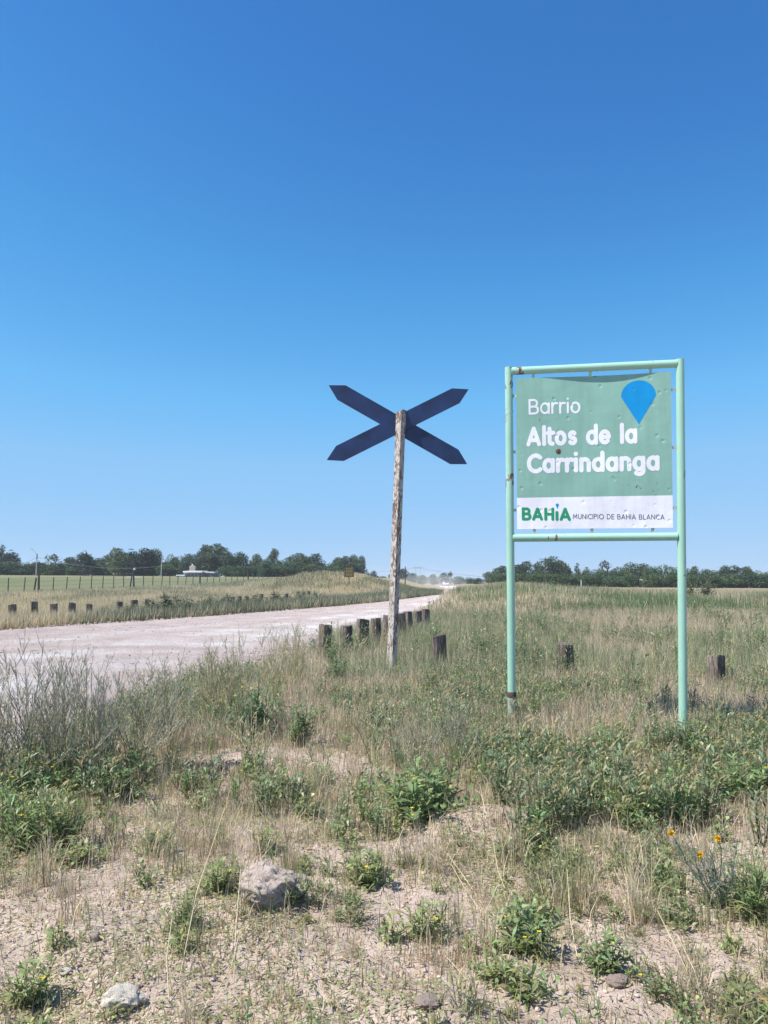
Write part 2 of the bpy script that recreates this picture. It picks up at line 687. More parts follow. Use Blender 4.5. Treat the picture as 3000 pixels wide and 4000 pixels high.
M['soil'] = soil_material()
M['road'] = road_material()
M['mint'] = mint_paint()
M['panel_green'] = sheet('panel_green', (0.235, 0.422, 0.35))
M['panel_white'] = sheet('panel_white', (0.80, 0.80, 0.86), 0.4, False)
M['print_white'] = sheet('print_white', (0.80, 0.80, 0.88), 0.4, False)
M['print_blue'] = sheet('print_blue', (0.002, 0.26, 0.60), 0.4, False)
M['print_green'] = sheet('print_green', (0.018, 0.29, 0.135), 0.4, False)
M['print_grey'] = sheet('print_grey', (0.075, 0.085, 0.12), 0.4, False)
M['rust'] = plain('rust', (0.10, 0.055, 0.045), 0.85, 0.5, 30, 0, 0.4)
M['steel'] = plain('galvanised_tab', (0.40, 0.44, 0.40), 0.5, 0.25, 30, 0.2)
M['cross'] = plain('dark_paint_shade_tint', (0.013, 0.034, 0.108), 0.5, 0.42, 3.2, 0, 0.12)  # blackish paint; shade and blue sky reflection of the back mixed into its colour
M['post'] = peeling_post()
M['wood'] = wood_post()
M['fence_wood'] = plain('fence_wood', (0.085, 0.07, 0.06), 0.9, 0.4, 9)
M['wire'] = plain('wire', (0.10, 0.10, 0.10), 0.6, 0.1, 5, 0.5)
M['concrete'] = plain('concrete', (0.42, 0.40, 0.37), 0.9, 0.15, 4)
M['dark_pole'] = plain('dark_pole', (0.07, 0.055, 0.045), 0.9, 0.3, 4)
M['roof_white'] = plain('white_roof', (0.80, 0.80, 0.80), 0.5, 0.05, 2)
M['wall_dark'] = plain('dark_brick_wall', (0.22, 0.16, 0.15), 0.9, 0.25, 3)  # dark reddish brown wall tone
M['wall_pale'] = plain('pale_render', (0.62, 0.58, 0.52), 0.9, 0.12, 3)
M['glass'] = plain('window_glass', (0.03, 0.035, 0.04), 0.1, 0.1, 2)
M['tank'] = plain('tank_render', (0.50, 0.42, 0.33), 0.9, 0.15, 3)
M['brown_sign'] = plain('brown_board', (0.085, 0.065, 0.03), 0.7, 0.2, 6)
M['sign_yellow'] = plain('faded_yellow_letters', (0.40, 0.32, 0.12), 0.7, 0.2, 20)
M['car_white'] = plain('car_white', (0.8, 0.8, 0.8), 0.3, 0.03, 2)
M['rubber'] = plain('rubber', (0.02, 0.02, 0.02), 0.8, 0.1, 2)
M['lamp'] = plain('lamp_glass', (0.6, 0.6, 0.58), 0.3, 0.05, 2)
M['ash'] = plain('ash', (0.045, 0.043, 0.05), 0.95, 0.5, 40, 0, 0.8)
M['limestone'] = rock_material('pitted_limestone', (0.36, 0.285, 0.235), (0.60, 0.505, 0.435))
M['chalk'] = rock_material('white_chalk', (0.66, 0.57, 0.45), (0.85, 0.79, 0.68))
M['clod'] = rock_material('dry_earth_clod', (0.33, 0.25, 0.205), (0.48, 0.385, 0.325))
M['pebble'] = leaf_mat('pebble', 0.0, 0.95, 0.1)

# ------------------------------------------------------------------ ground sheet
SOIL = np.array((0.505, 0.41, 0.35))


def ground_colour(x, y, rd):
    n = len(x)
    c = np.tile(SOIL, (n, 1))
    nz = fbm(x * 0.16 + 5, y * 0.16, 4)
    nz2 = fbm(x * 0.03 + 50, y * 0.03, 4)
    right = sm(y, 9, 16) * sm(x - xn(y), 0.3, 2.0)
    under = np.array((0.33, 0.27, 0.17)) * (0.8 + 0.4 * nz[:, None])
    c = c * (1 - right[:, None]) + under * right[:, None]
    dl = xf(y) - x
    left = sm(dl, 0.4, 2.0) * (y > 18)
    verge = np.array((0.40, 0.33, 0.20)) * (0.8 + 0.4 * nz[:, None])
    c = c * (1 - left[:, None]) + verge * left[:, None]
    fieldm = sm(y, 60, 72) * sm(dl, 6, 24)
    field = (np.array((0.115, 0.15, 0.075)) * (1 - nz2[:, None]) + np.array((0.22, 0.21, 0.12)) * nz2[:, None])
    c = c * (1 - fieldm[:, None]) + field * fieldm[:, None]
    far = sm(y, 140, 230)
    farc = np.array((0.24, 0.22, 0.12))
    c = c * (1 - 0.6 * far[:, None]) + farc * 0.6 * far[:, None]
    # dust shoulder along the road
    sh = np.exp(-np.maximum(rd, 0) / 0.5)[:, None]
    return c * (1 - 0.7 * sh) + np.array((0.52, 0.44, 0.40)) * 0.7 * sh


def build_ground():
    rs = [1.2]
    while rs[-1] < 26:
        rs.append(rs[-1] + max(0.03, 0.0155 * rs[-1]))
    while rs[-1] < 2600:
        rs.append(rs[-1] * 1.035)
    rs = np.array(rs)
    a = np.concatenate([np.radians(np.linspace(-46, 46, 300)), np.radians(np.linspace(46, 314, 70)[1:-1])])
    nr, na = len(rs), len(a)
    X = np.sin(a)[None, :] * rs[:, None]
    Y = np.cos(a)[None, :] * rs[:, None]
    x, y = np.concatenate([X.ravel(), [0]]), np.concatenate([Y.ravel(), [0]])
    rd = road_dist(x, y)
    z = height(x, y, rd)
    i, j = np.meshgrid(np.arange(nr - 1), np.arange(na), indexing='ij')
    j2 = (j + 1) % na
    q = np.stack([i * na + j, i * na + j2, (i + 1) * na + j2, (i + 1) * na + j], -1).reshape(-1, 4)
    T = np.concatenate([q[:, [0, 2, 1]], q[:, [0, 3, 2]]])
    jj = np.arange(na)
    T = np.concatenate([T, np.stack([np.full(na, nr * na), jj, (jj + 1) % na], 1)[:, [0, 2, 1]]])
    me = mesh_np('ground', np.stack([x, y, z], 1), T, ground_colour(x, y, rd), True)
    o = link('ground', me, M['soil'])
    tag(o, 'dry pinkish tan earth under the weeds, running to the horizon', None, None, 'structure')
    return o


build_ground()


def build_road():
    n, m = 420, 46
    a, b = resample(NEAR, n), resample(FAR, n)
    t = np.linspace(0, 1, m)
    P = a[:, None, :] * (1 - t)[None, :, None] + b[:, None, :] * t[None, :, None]
    x, y = P[..., 0].ravel(), P[..., 1].ravel()
    tt = np.tile(t, n)
    dir_ = (b - a) / np.linalg.norm(b - a, axis=1)[:, None]
    edge = np.where(tt < 0.02, -1, np.where(tt > 0.98, 1, 0))
    jit = (fbm(x * 0.9, y * 0.9, 4) - 0.4) * 0.9
    x = x + np.repeat(dir_[:, 0], m) * edge * jit
    y = y + np.repeat(dir_[:, 1], m) * edge * jit
    z = 0.004 + (fbm(x * 0.5, y * 0.5) - 0.5) * 0.05 + (fbm(x * 2.5, y * 2.5, 3) - 0.5) * 0.03
    z = z + 0.05 * np.exp(-((tt - 0.93) / 0.04) ** 2) - 0.05 * (edge != 0)
    z = z - hollow(y)
    # compacted whiter wheel paths, pinker loose margins
    w = fbm(x * 0.25 + 3, y * 0.6, 4)
    tracks = np.exp(-((tt - 0.22) / 0.09) ** 2) + np.exp(-((tt - 0.42) / 0.07) ** 2) * 0.8 + 0.5 * np.exp(-((tt - 0.65) / 0.06) ** 2)
    f = np.clip(tracks * 1.0 * sm(w, 0.30, 0.58), 0, 1)[:, None]
    C = np.array((0.66, 0.55, 0.505)) * (1 - f) + np.array((0.88, 0.825, 0.795)) * f
    i, j = np.meshgrid(np.arange(n - 1), np.arange(m - 1), indexing='ij')
    q = np.stack([i * m + j, (i + 1) * m + j, (i + 1) * m + j + 1, i * m + j + 1], -1).reshape(-1, 4)
    T = np.concatenate([q[:, [0, 2, 1]], q[:, [0, 3, 2]]])
    me = mesh_np('road', np.stack([x, y, z], 1), T[:, ::-1], C, True)
    o = link('dirt_road', me, M['road'])
    tag(o, 'pale pinkish gravel road bending away to the right', None, None, 'structure')
    return o


ROAD = build_road()

# ------------------------------------------------------------------ neighbourhood sign
YL, YR = 8.90, 8.50
BASE_L, BASE_R = at(1106, 1570, YL), at(1475, 1570, YR)
BASE_L[2], BASE_R[2] = -0.15, -0.15
LT, LB = at(1099, 802, YL), at(1102, 1162, YL)
RT, RB = at(1469, 785, YR), at(1470, 1159, YR)
E1 = (RB - LB) / np.linalg.norm(RB - LB)
E1[2] = 0
E1 /= np.linalg.norm(E1)
E3 = np.array((0, 0, 1.0))
EN = np.cross(E1, E3)          # towards the camera
if EN[1] > 0:
    EN = -EN
PIPE = 0.046


def on_plane(px, py, off=0.0):
    """point of the sign's plane, off metres in front of it"""
    d = np.array(ray(px, py))
    o = np.array((0, 0, EYE))
    p0 = LB + EN * off
    t = np.dot(p0 - o, EN) / np.dot(d, EN)
    return o + d * t


sign = empty('name_sign', (BASE_L + BASE_R) / 2 * (1, 1, 0))
tag(sign, 'mint green pipe framed neighbourhood name sign with blue pin and white lettering', 'sign')
SO = np.array(sign.location)
sh = lambda p: np.array(p) - SO
up_l = (LT - BASE_L) / np.linalg.norm(LT - BASE_L)
up_r = (RT - BASE_R) / np.linalg.norm(RT - BASE_R)
for nm, b0, t0, u0 in (('post', BASE_L, LT, up_l), ('post', BASE_R, RT, up_r)):
    MB().tube([sh(b0), sh(b0 + (t0 - b0) * 0.5), sh(t0 + u0 * PIPE * 0.98)], PIPE, 24).build(nm, M['mint'], sign, True)
ax = (RT - LT) / np.linalg.norm(RT - LT)
MB().tube([sh(LT + ax * PIPE * 0.7), sh((LT + RT) / 2), sh(RT - ax * PIPE * 0.7)], PIPE * 0.98, 24).build('top_rail', M['mint'], sign, True)
MB().tube([sh(LB + ax * PIPE * 0.7), sh((LB + RB) / 2), sh(RB - ax * PIPE * 0.7)], PIPE * 0.98, 24).build('bottom_rail', M['mint'], sign, True)
# corroded collar and bare foot of the left post
M['foot'] = plain('faded_foot_paint', (0.30, 0.36, 0.30), 0.8, 0.25, 14)
q = BASE_L + up_l * ((at(1105, 1500, YL)[2] - BASE_L[2]) / up_l[2])
MB().tube([sh(q - up_l * 0.03), sh(q - up_l * 0.005), sh(q + up_l * 0.03)], [PIPE + 0.004, PIPE + 0.010, PIPE + 0.004], 24).build('rust_collar', M['rust'], sign, True)
MB().tube([sh(q - up_l * 0.55), sh(q - up_l * 0.031)], PIPE + 0.0015, 24).build('bare_foot', M['foot'], sign, True)['label'] = 'bare grey foot of the left post'

# panel corners, a little in front of the pipes' axis plane
PF = 0.012
PTL, PTR = on_plane(1115, 818, PF), on_plane(1449, 803, PF)
PBL, PBR = on_plane(1117, 1143, PF), on_plane(1454, 1140, PF)


def warp(u, v):
    """buckling of the thin sheet (metres towards the camera)"""
    w = -0.035 * np.sin(np.pi * u) * np.exp(-v / 0.22) + 0.010 * np.sin(np.pi * u * 2 + 0.6) * (1 - v) + 0.006 * np.sin(5 * v + 2 * u)
    return w + 0.006 * np.cos(np.pi * v * 2 + u * 3)


def panel_pt(u, v, off=0.0):
    u, v = np.asarray(u, float), np.asarray(v, float)
    p = ((1 - u) * (1 - v))[..., None] * PTL + (u * (1 - v))[..., None] * PTR + ((1 - u) * v)[..., None] * PBL + (u * v)[..., None] * PBR
    return p + (warp(u, v) + off)[..., None] * EN - SO


BAND = 0.795


def panel_sheet(name, v0, v1, nv, mat, parent, label=None):
    nu = 60
    u, v = np.meshgrid(np.linspace(0, 1, nu), np.linspace(v0, v1, nv))
    f, b = panel_pt(u.ravel(), v.ravel()), panel_pt(u.ravel(), v.ravel(), -0.0022)
    n = nu * nv
    i, j = np.meshgrid(np.arange(nv - 1), np.arange(nu - 1), indexing='ij')
    q_ = np.stack([i * nu + j, (i + 1) * nu + j, (i + 1) * nu + j + 1, i * nu + j + 1], -1).reshape(-1, 4)
    rim = []
    ring = list(range(nu)) + [k * nu + nu - 1 for k in range(1, nv)] + [(nv - 1) * nu + k for k in range(nu - 2, -1, -1)] + [k * nu for k in range(nv - 2, 0, -1)]
    for k in range(len(ring)):
        a_, b_ = ring[k], ring[(k + 1) % len(ring)]
        rim.append((a_, a_ + n, b_ + n, b_))
    Q = np.concatenate([q_, q_[:, ::-1] + n, np.array(rim)])
    me = mesh_np(name, np.concatenate([f, b]), Q, None, True)
    me.set_sharp_from_angle(angle=math.radians(40))
    o = link(name, me, mat, parent)
    if label:
        o['label'] = label
    return o


panel = panel_sheet('panel', 0, BAND, 60, M['panel_green'], sign, 'dented sage green sheet metal panel')
band = panel_sheet('white_band', BAND, 1.0, 20, M['panel_white'], sign, 'white strip along the foot of the panel')

# mounting tabs between frame and panel
for uu in (0.115, 0.49, 0.875):
    for v, rail0, rail1, s in ((0.0, LT, RT, -1), (1.0, LB, RB, 1)):
        a_ = panel_pt(uu, v) + SO
        t_ = np.dot(a_ - rail0, ax)
        b_ = rail0 + ax * t_ - E3 * (PIPE * 0.8) * (1 if s < 0 else -1)
        a2 = a_ + E3 * (s * -0.02) - EN * 0.005
        if s < 0:
            a2 = a_ - E3 * 0.02 - EN * 0.006
        else:
            a2 = a_ + E3 * 0.02 - EN * 0.006
        d_ = b_ - a2
        L_ = np.linalg.norm(d_)
        d_ /= L_
        s_ = np.cross(d_, EN)
        MB().box(sh((a2 + b_) / 2), (0.034, 0.004, L_), ax=[s_, np.cross(d_, s_), d_]).build('mounting_tab', M['mint'] if s < 0 else M['steel'], sign)
for vv in (0.115, 0.49, 0.875):
    for u_, p0, p1, s in ((0.0, LB, LT, -1), (1.0, RB, RT, 1)):
        a_ = panel_pt(u_, vv) + SO
        t_ = (a_[2] - p0[2]) / (p1[2] - p0[2])
        b_ = p0 + (p1 - p0) * t_ - E1 * s * PIPE * 0.8
        a2 = a_ - E1 * s * 0.02 - EN * 0.006
        d_ = b_ - a2
        L_ = np.linalg.norm(d_)
        d_ /= L_
        s_ = np.cross(d_, EN)
        MB().box(sh((a2 + b_) / 2), (0.034, 0.004, L_), ax=[s_, np.cross(d_, s_), d_]).build('mounting_tab', M['mint'] if s < 0 else M['steel'], sign)


# ---- rounded single-stroke lettering
def arc(cx, cy, rx, ry, a0, a1, n=18):
    t = np.radians(np.linspace(a0, a1, n))
    return [(cx + rx * math.cos(k), cy + ry * math.sin(k)) for k in t]


def glyph(ch, h, xh=0.76):
    """centre-line strokes and width of a letter, cap height 1, h = half stroke"""
    S_ = []
    r = 0.32 - h
    ry = xh / 2 - h
    if ch == 'o':
        S_, w = [arc(0.32, xh / 2, r, ry, 0, 360, 36)], 0.64
    elif ch == 'a':
        S_, w = [arc(0.31, xh / 2, r, ry, 0, 360, 36), [(0.62 - h + 0.005, xh - h), (0.62 - h + 0.005, h)]], 0.62
    elif ch == 'd':
        S_, w = [arc(0.31, xh / 2, r, ry, 0, 360, 36), [(0.62 - h + 0.005, 1.06 - h), (0.62 - h + 0.005, h)]], 0.62
    elif ch == 'g':
        S_ = [arc(0.31, xh / 2, r, ry, 0, 360, 36),
              [(0.62 - h, xh - h), (0.62 - h, 0.02)] + arc(0.32, 0.02, 0.30 - h, 0.26 - h, 0, -140, 16)[1:]]
        w = 0.62
    elif ch == 'n':
        rr = 0.29 - h
        S_ = [[(h, xh - h), (h, h)], [(h, xh * 0.5)] + arc(0.29, xh - h - rr, rr, rr, 180, 0, 18) + [(0.58 - h, h)]]
        w = 0.58
    elif ch == 'r':
        rr = 0.27 - h
        S_, w = [[(h, xh - h), (h, h)], [(h, xh * 0.5)] + arc(0.27 + h * 0.3, xh - h - rr, rr, rr, 180, 62, 12)], 0.40
    elif ch == 'i':
        S_, w = [[(h, xh - h), (h, h)], [(h - 0.004, 1.0 - h * 0.7), (h + 0.004, 1.0 - h * 0.7)]], 2 * h
    elif ch == 'l':
        S_, w = [[(h, 1.06 - h), (h, h)]], 2 * h
    elif ch == 't':
        S_ = [[(0.14, 0.97 - h), (0.14, 0.22)] + arc(0.30, 0.22, 0.16, 0.22 - h, 180, 270, 8)[1:], [(h - 0.06, xh - h), (0.34, xh - h)]]
        w = 0.36
    elif ch == 's':
        q_ = xh / 4
        S_ = [arc(0.26, 3 * q_ - h * 0.5, 0.24 - h, q_ - h * 0.5, 35, 270, 16) + arc(0.26, q_ + h * 0.5, 0.25 - h, q_ - h * 0.5, 90, -145, 16)[1:]]
        w = 0.51
    elif ch == 'e':
        S_, w = [[(h, xh / 2), (0.63 - h, xh / 2)], arc(0.315, xh / 2, r, ry, 0, 315, 30)], 0.63
    elif ch == 'A':
        S_, w = [[(h, h), (0.40, 1 - h)], [(0.40, 1 - h), (0.80 - h, h)], [(0.21, 0.31), (0.59, 0.31)]], 0.80
    elif ch == 'B':
        S_ = [[(h, h), (h, 1 - h), (0.36, 1 - h)] + arc(0.36, 0.755 - h / 2, 0.235 - h * .6, 0.245 - h / 2, 90, -90, 12)[1:] + [(h, 0.51)],
              [(0.36, 0.51)] + arc(0.38, 0.255 + h / 2, 0.28 - h * .6, 0.255 - h / 2, 90, -90, 14) + [(h, h)]]
        w = 0.66
    elif ch == 'C':
        S_, w = [arc(0.45, 0.5, 0.45 - h, 0.5 - h, 48, 312, 28)], 0.74
    elif ch == 'H':
        S_, w = [[(h, h), (h, 1 - h)], [(0.72 - h, h), (0.72 - h, 1 - h)], [(h, 0.5), (0.72 - h, 0.5)]], 0.72
    elif ch == 'I':
        S_, w = [[(h, h), (h, 1 - h)]], 2 * h
    elif ch == 'j':      # short capital I under the blue drop
        S_, w = [[(h, h), (h, 0.74 - h)]], 2 * h
    elif ch == 'M':
        S_, w = [[(h, h), (0.1 + h, 1 - h), (0.45, 0.3), (0.80 - h, 1 - h), (0.9 - h, h)]], 0.9
    elif ch == 'U':
        S_, w = [[(h, 1 - h), (h, 0.36)] + arc(0.36, 0.36, 0.36 - h, 0.36 - h, 180, 360, 14) + [(0.72 - h, 1 - h)]], 0.72
    elif ch == 'N':
        S_, w = [[(h, h), (h, 1 - h), (0.74 - h, h), (0.74 - h, 1 - h)]], 0.74
    elif ch == 'P':
        S_, w = [[(h, h), (h, 1 - h), (0.34, 1 - h)] + arc(0.34, 0.73, 0.26 - h * .5, 0.27 - h, 90, -90, 12) + [(h, 0.46 + h)]], 0.6
    elif ch == 'O':
        S_, w = [arc(0.5, 0.5, 0.5 - h, 0.5 - h, 0, 360, 36)], 1.0
    elif ch == 'D':
        S_, w = [[(h, h), (h, 1 - h), (0.30, 1 - h)] + arc(0.30, 0.5, 0.46 - h, 0.5 - h, 90, -90, 18)[1:] + [(h, h)]], 0.76
    elif ch == 'E':
        S_, w = [[(0.54, 1 - h), (h, 1 - h), (h, h), (0.54, h)], [(h, 0.5), (0.48, 0.5)]], 0.56
    elif ch == 'L':
        S_, w = [[(h, 1 - h), (h, h), (0.50, h)]], 0.52
    else:
        S_, w = [], 0.32
    return S_, w


def ribbon(pts, h, V, T, lift):
    """flat stroke with round ends as triangles in (x, y, lift)"""
    pts = [np.array(p, float) for p in pts]
    fine = [pts[0]]
    for p in pts[1:]:
        L_ = np.linalg.norm(p - fine[-1])
        k = max(1, int(L_ / 0.12))
        a_ = fine[-1]
        for i in range(1, k + 1):
            fine.append(a_ + (p - a_) * i / k)
    pts = fine
    for i in range(len(pts) - 1):
        a_, b_ = pts[i], pts[i + 1]
        d = b_ - a_
        L_ = np.linalg.norm(d)
        if L_ < 1e-6:
            continue
    n = len(pts)
    nor = []
    for i in range(n):
        a_ = pts[max(i - 1, 0)]
        b_ = pts[min(i + 1, n - 1)]
        if np.linalg.norm(pts[0] - pts[-1]) < 1e-6 and i in (0, n - 1):
            a_, b_ = pts[-2], pts[1]
        d1 = pts[i] - a_ if np.linalg.norm(pts[i] - a_) > 1e-9 else b_ - pts[i]
        d2 = b_ - pts[i] if np.linalg.norm(b_ - pts[i]) > 1e-9 else d1
        d1, d2 = d1 / np.linalg.norm(d1), d2 / np.linalg.norm(d2)
        n1, n2 = np.array((-d1[1], d1[0])), np.array((-d2[1], d2[0]))
        m = n1 + n2
        m = n2 if np.linalg.norm(m) < 1e-6 else m / np.linalg.norm(m)
        nor.append(m / max(0.45, float(np.dot(m, n1))))
    b = len(V)
    for i in range(n):
        V.append((*(pts[i] + nor[i] * h), lift))
        V.append((*(pts[i] - nor[i] * h), lift))
    for i in range(n - 1):
        k = b + 2 * i
        T += [(k, k + 1, k + 3), (k, k + 3, k + 2)]
    if np.linalg.norm(pts[0] - pts[-1]) > 1e-6:
        for e, q_ in ((0, 1), (n - 1, n - 2)):
            d = pts[e] - pts[q_]
            th = math.atan2(d[1], d[0])
            c = len(V)
            V.append((*pts[e], lift))
            for k in range(9):
                a_ = th - math.pi / 2 + math.pi * k / 8
                V.append((pts[e][0] + h * math.cos(a_), pts[e][1] + h * math.sin(a_), lift))
            T += [(c, c + 1 + k, c + 2 + k) for k in range(8)]


PANEL_W = np.linalg.norm(PTR - PTL)
PANEL_H = np.linalg.norm(PBL - PTL)


def letter_line(name, text, u0, u1, vb0, vb1, cap, stroke, gap, space, mat, parent, label):
    """one line of lettering: u0..u1 across the panel, baseline v from vb0 to vb1, cap height in v"""
    h = stroke / 2
    lay, x = [], 0.0
    for ch in text:
        if ch == ' ':
            x += space
            continue
        st, w = glyph(ch, h)
        lay.append((st, x))
        x += w + gap
    total = x - gap
    k = 0
    i = 0
    for word in text.split(' '):
        V, T = [], []
        for st, x0 in lay[i:i + len(word)]:
            for s_ in st:
                ribbon([(p[0] + x0, p[1]) for p in s_], h, V, T, 0.0012 + 0.0003 * (k % 3))
                k += 1
        i += len(word)
        V = np.array(V)
        u = u0 + V[:, 0] / total * (u1 - u0)
        v = vb0 + (vb1 - vb0) * V[:, 0] / total - V[:, 1] * cap
        me = mesh_np(name, panel_pt(u, v, V[:, 2]), np.array(T))
        o = link(name, me, mat, parent)
        o['label'] = label + ' ' + word.replace('j', 'I')


letter_line('lettering', 'Barrio', 0.082, 0.424, 0.247, 0.247, 0.104, 0.135, 0.10, 0.3, M['print_white'], panel, 'thin white word reading')
letter_line('lettering', 'Altos de la', 0.066, 0.785, 0.458, 0.458, 0.132, 0.215, 0.05, 0.42, M['print_white'], panel, 'bold white word reading')
letter_line('lettering', 'Carrindanga', 0.068, 0.922, 0.637, 0.637, 0.132, 0.215, 0.05, 0.42, M['print_white'], panel, 'bold white word reading')
letter_line('lettering', 'BAHjA', 0.032, 0.355, 0.944, 0.950, 0.086, 0.215, 0.08, 0.3, M['print_green'], band, 'bold green word reading')
letter_line('lettering', 'MUNICIPIO DE BAHIA BLANCA', 0.368, 0.948, 0.938, 0.948, 0.033, 0.12, 0.16, 0.45, M['print_grey'], band, 'small grey word reading')


def drop(name, uc, vt, vw, vb, ru, mat, parent, off, label):
    pts = [(uc + ru * math.cos(a_), vw - (vw - vt) * math.sin(a_)) for a_ in np.linspace(0, math.pi, 26)]
    pts += [(uc - ru + ru * t_, vw + (vb - vw) * t_) for t_ in np.linspace(0.1, 1, 10)]
    pts += [(uc + ru * t_, vb - (vb - vw) * t_) for t_ in np.linspace(0.1, 0.95, 9)]
    V = [(uc, vw)] + pts
    # concentric rings so that the print follows the buckled sheet
    rings = 6
    VV = [(uc, vw)]
    for k in range(1, rings + 1):
        VV += [(uc + (p[0] - uc) * k / rings, vw + (p[1] - vw) * k / rings) for p in pts]
    n = len(pts)
    T = [(0, 1 + i, 1 + (i + 1) % n) for i in range(n)]
    for k in range(rings - 1):
        for i in range(n):
            a_, b_ = 1 + k * n + i, 1 + k * n + (i + 1) % n
            T += [(a_, a_ + n, b_ + n), (a_, b_ + n, b_)]
    VV = np.array(VV)
    o = link(name, mesh_np(name, panel_pt(VV[:, 0], VV[:, 1], off), np.array(T)), mat, parent)
    o['label'] = label
    return o


drop('location_pin', 0.797, 0.043, 0.150, 0.333, 0.110, M['print_blue'], panel, 0.0012, 'blue map pin shape at upper right')
drop('location_pin', 0.267, 0.836, 0.846, 0.872, 0.011, M['print_blue'], band, 0.0012, 'tiny blue drop over the letter I')
# rusty punched dent between the two bold lines
V, T = [], []
prof = [(0.0, 0.010), (0.010, 0.009), (0.02, 0.0025), (0.031, 0.0045), (0.036, 0.003), (0.040, 0.0016)]
for r_, z_ in prof:
    for k in range(20):
        a_ = 2 * math.pi * k / 20
        V.append((0.277 + r_ * 0.75 * math.cos(a_) / PANEL_W * 1.0, 0.495 + r_ * 0.75 * math.sin(a_) / PANEL_H, z_ + 0.0006))
for i in range(len(prof) - 1):
    for k in range(20):
        a_, b_ = i * 20 + k, i * 20 + (k + 1) % 20
        T += [(a_, a_ + 20, b_ + 20), (a_, b_ + 20, b_)]
V = np.array(V)
link('rusty_dent', mesh_np('rusty_dent', panel_pt(V[:, 0], V[:, 1], V[:, 2]), np.array(T), None, True), M['rust'], panel)

# ------------------------------------------------------------------ railway crossing cross seen from behind
XY = 14.0
cen, ptop, plow = at(861, 915, XY), at(867, 884, XY), at(848, 1400, XY)
axis = (ptop - plow) / np.linalg.norm(ptop - plow)
pbase = plow - axis * ((plow[2] + 0.25) / axis[2])
cross = empty('crossbuck_sign', (pbase[0], pbase[1], 0))
tag(cross, 'dark navy X shaped railway crossing sign seen from behind on peeling post', 'sign')
CO = np.array(cross.location)
yw = math.radians(3)
c1 = np.array((math.cos(yw), math.sin(yw), 0))
lean = math.radians(2.0)
c3 = np.array((0.018, -math.sin(lean), 1.0))
c3 /= np.linalg.norm(c3)
c1 = c1 - c3 * np.dot(c1, c3)
c1 /= np.linalg.norm(c1)
cn = np.cross(c1, c3)
if cn[1] > 0:
    cn = -cn
for ang, yo in ((28.4, 0.085), (180 - 28.0, 0.125)):
    a_ = math.radians(ang)
    d_ = c1 * math.cos(a_) + c3 * math.sin(a_)
    s_ = np.cross(cn, d_)
    hl, hw, tip = 1.475, 0.155, 0.27
    poly = [(-hl, 0), (-hl + tip, -hw), (hl - tip, -hw), (hl, 0), (hl - tip, hw), (-hl + tip, hw)]
    o = cen - CO - cn * yo
    bl = MB().prism(poly, o, d_, s_, -cn, 0.006).build('blade', M['cross'], cross)
    # folded rim turned towards the front of the sign
    rim = MB()
    for k in range(6):
        p, q_ = np.array(poly[k]), np.array(poly[(k + 1) % 6])
        dd = q_ - p
        L_ = np.linalg.norm(dd)
        dd /= L_
        nn = np.array((-dd[1], dd[0]))
        mid = (p + q_) / 2 + nn * 0.004
        e1 = d_ * dd[0] + s_ * dd[1]
        e2 = d_ * nn[0] + s_ * nn[1]
        rim.box(o + d_ * mid[0] + s_ * mid[1] - cn * 0.021, (L_ - 0.004, 0.006, 0.028), ax=[e1, e2, cn])
    rim.build('folded_rim', M['cross'], bl)
    for t_ in (-0.06, 0.06):
        MB().tube([o + c3 * t_, o + c3 * t_ + cn * 0.02], 0.012, 8).build('bolt', M['rust'], bl)
# angle-iron post, corner towards the viewer
LEG, TH = 0.128, 0.013
k_ = math.sqrt(0.5)
f1 = -c1 * k_ - cn * k_       # runs back to the left
f2 = c1 * k_ - cn * k_        # runs back to the right
corner_top = ptop - CO + cn * 0.02
corner_bot = pbase - CO + cn * 0.02
up = (corner_top - corner_bot)
N = 36
for nm, fa, fb, cut in (('flange', f1, f2, 0.035), ('flange', f2, f1, 0.0)):
    V, Q = [], []
    r_ = np.random.default_rng(5 if cut else 6)
    for i in range(N + 1):
        t_ = i / N
        p = corner_bot + up * t_ - (up / np.linalg.norm(up)) * cut * (i == N)
        e_ = LEG + r_.normal(0, 0.0022)      # corroded, uneven edge
        off = 0.0 if cut else 0.0004
        a0 = p + fa * (0.0 if cut else TH)
        a1 = p + fa * e_
        V += [a0 + fb * off, a1 + fb * off, a1 + fb * TH, a0 + fb * TH]
    for i in range(N):
        b = i * 4
        for k in range(4):
            Q.append((b + k, b + (k + 1) % 4, b + 4 + (k + 1) % 4, b + 4 + k))
    Q += [(0, 1, 2, 3), (N * 4 + 3, N * 4 + 2, N * 4 + 1, N * 4)]
    m_ = MB().add(V, Q)
    m_.build(nm, M['post'], cross)
MB().box(cen - CO - cn * 0.065 + c1 * 0.03 - c3 * 0.16, (0.20, 0.03, 0.05), ax=[c1, cn, c3]).build('bracket', M['rust'], cross)

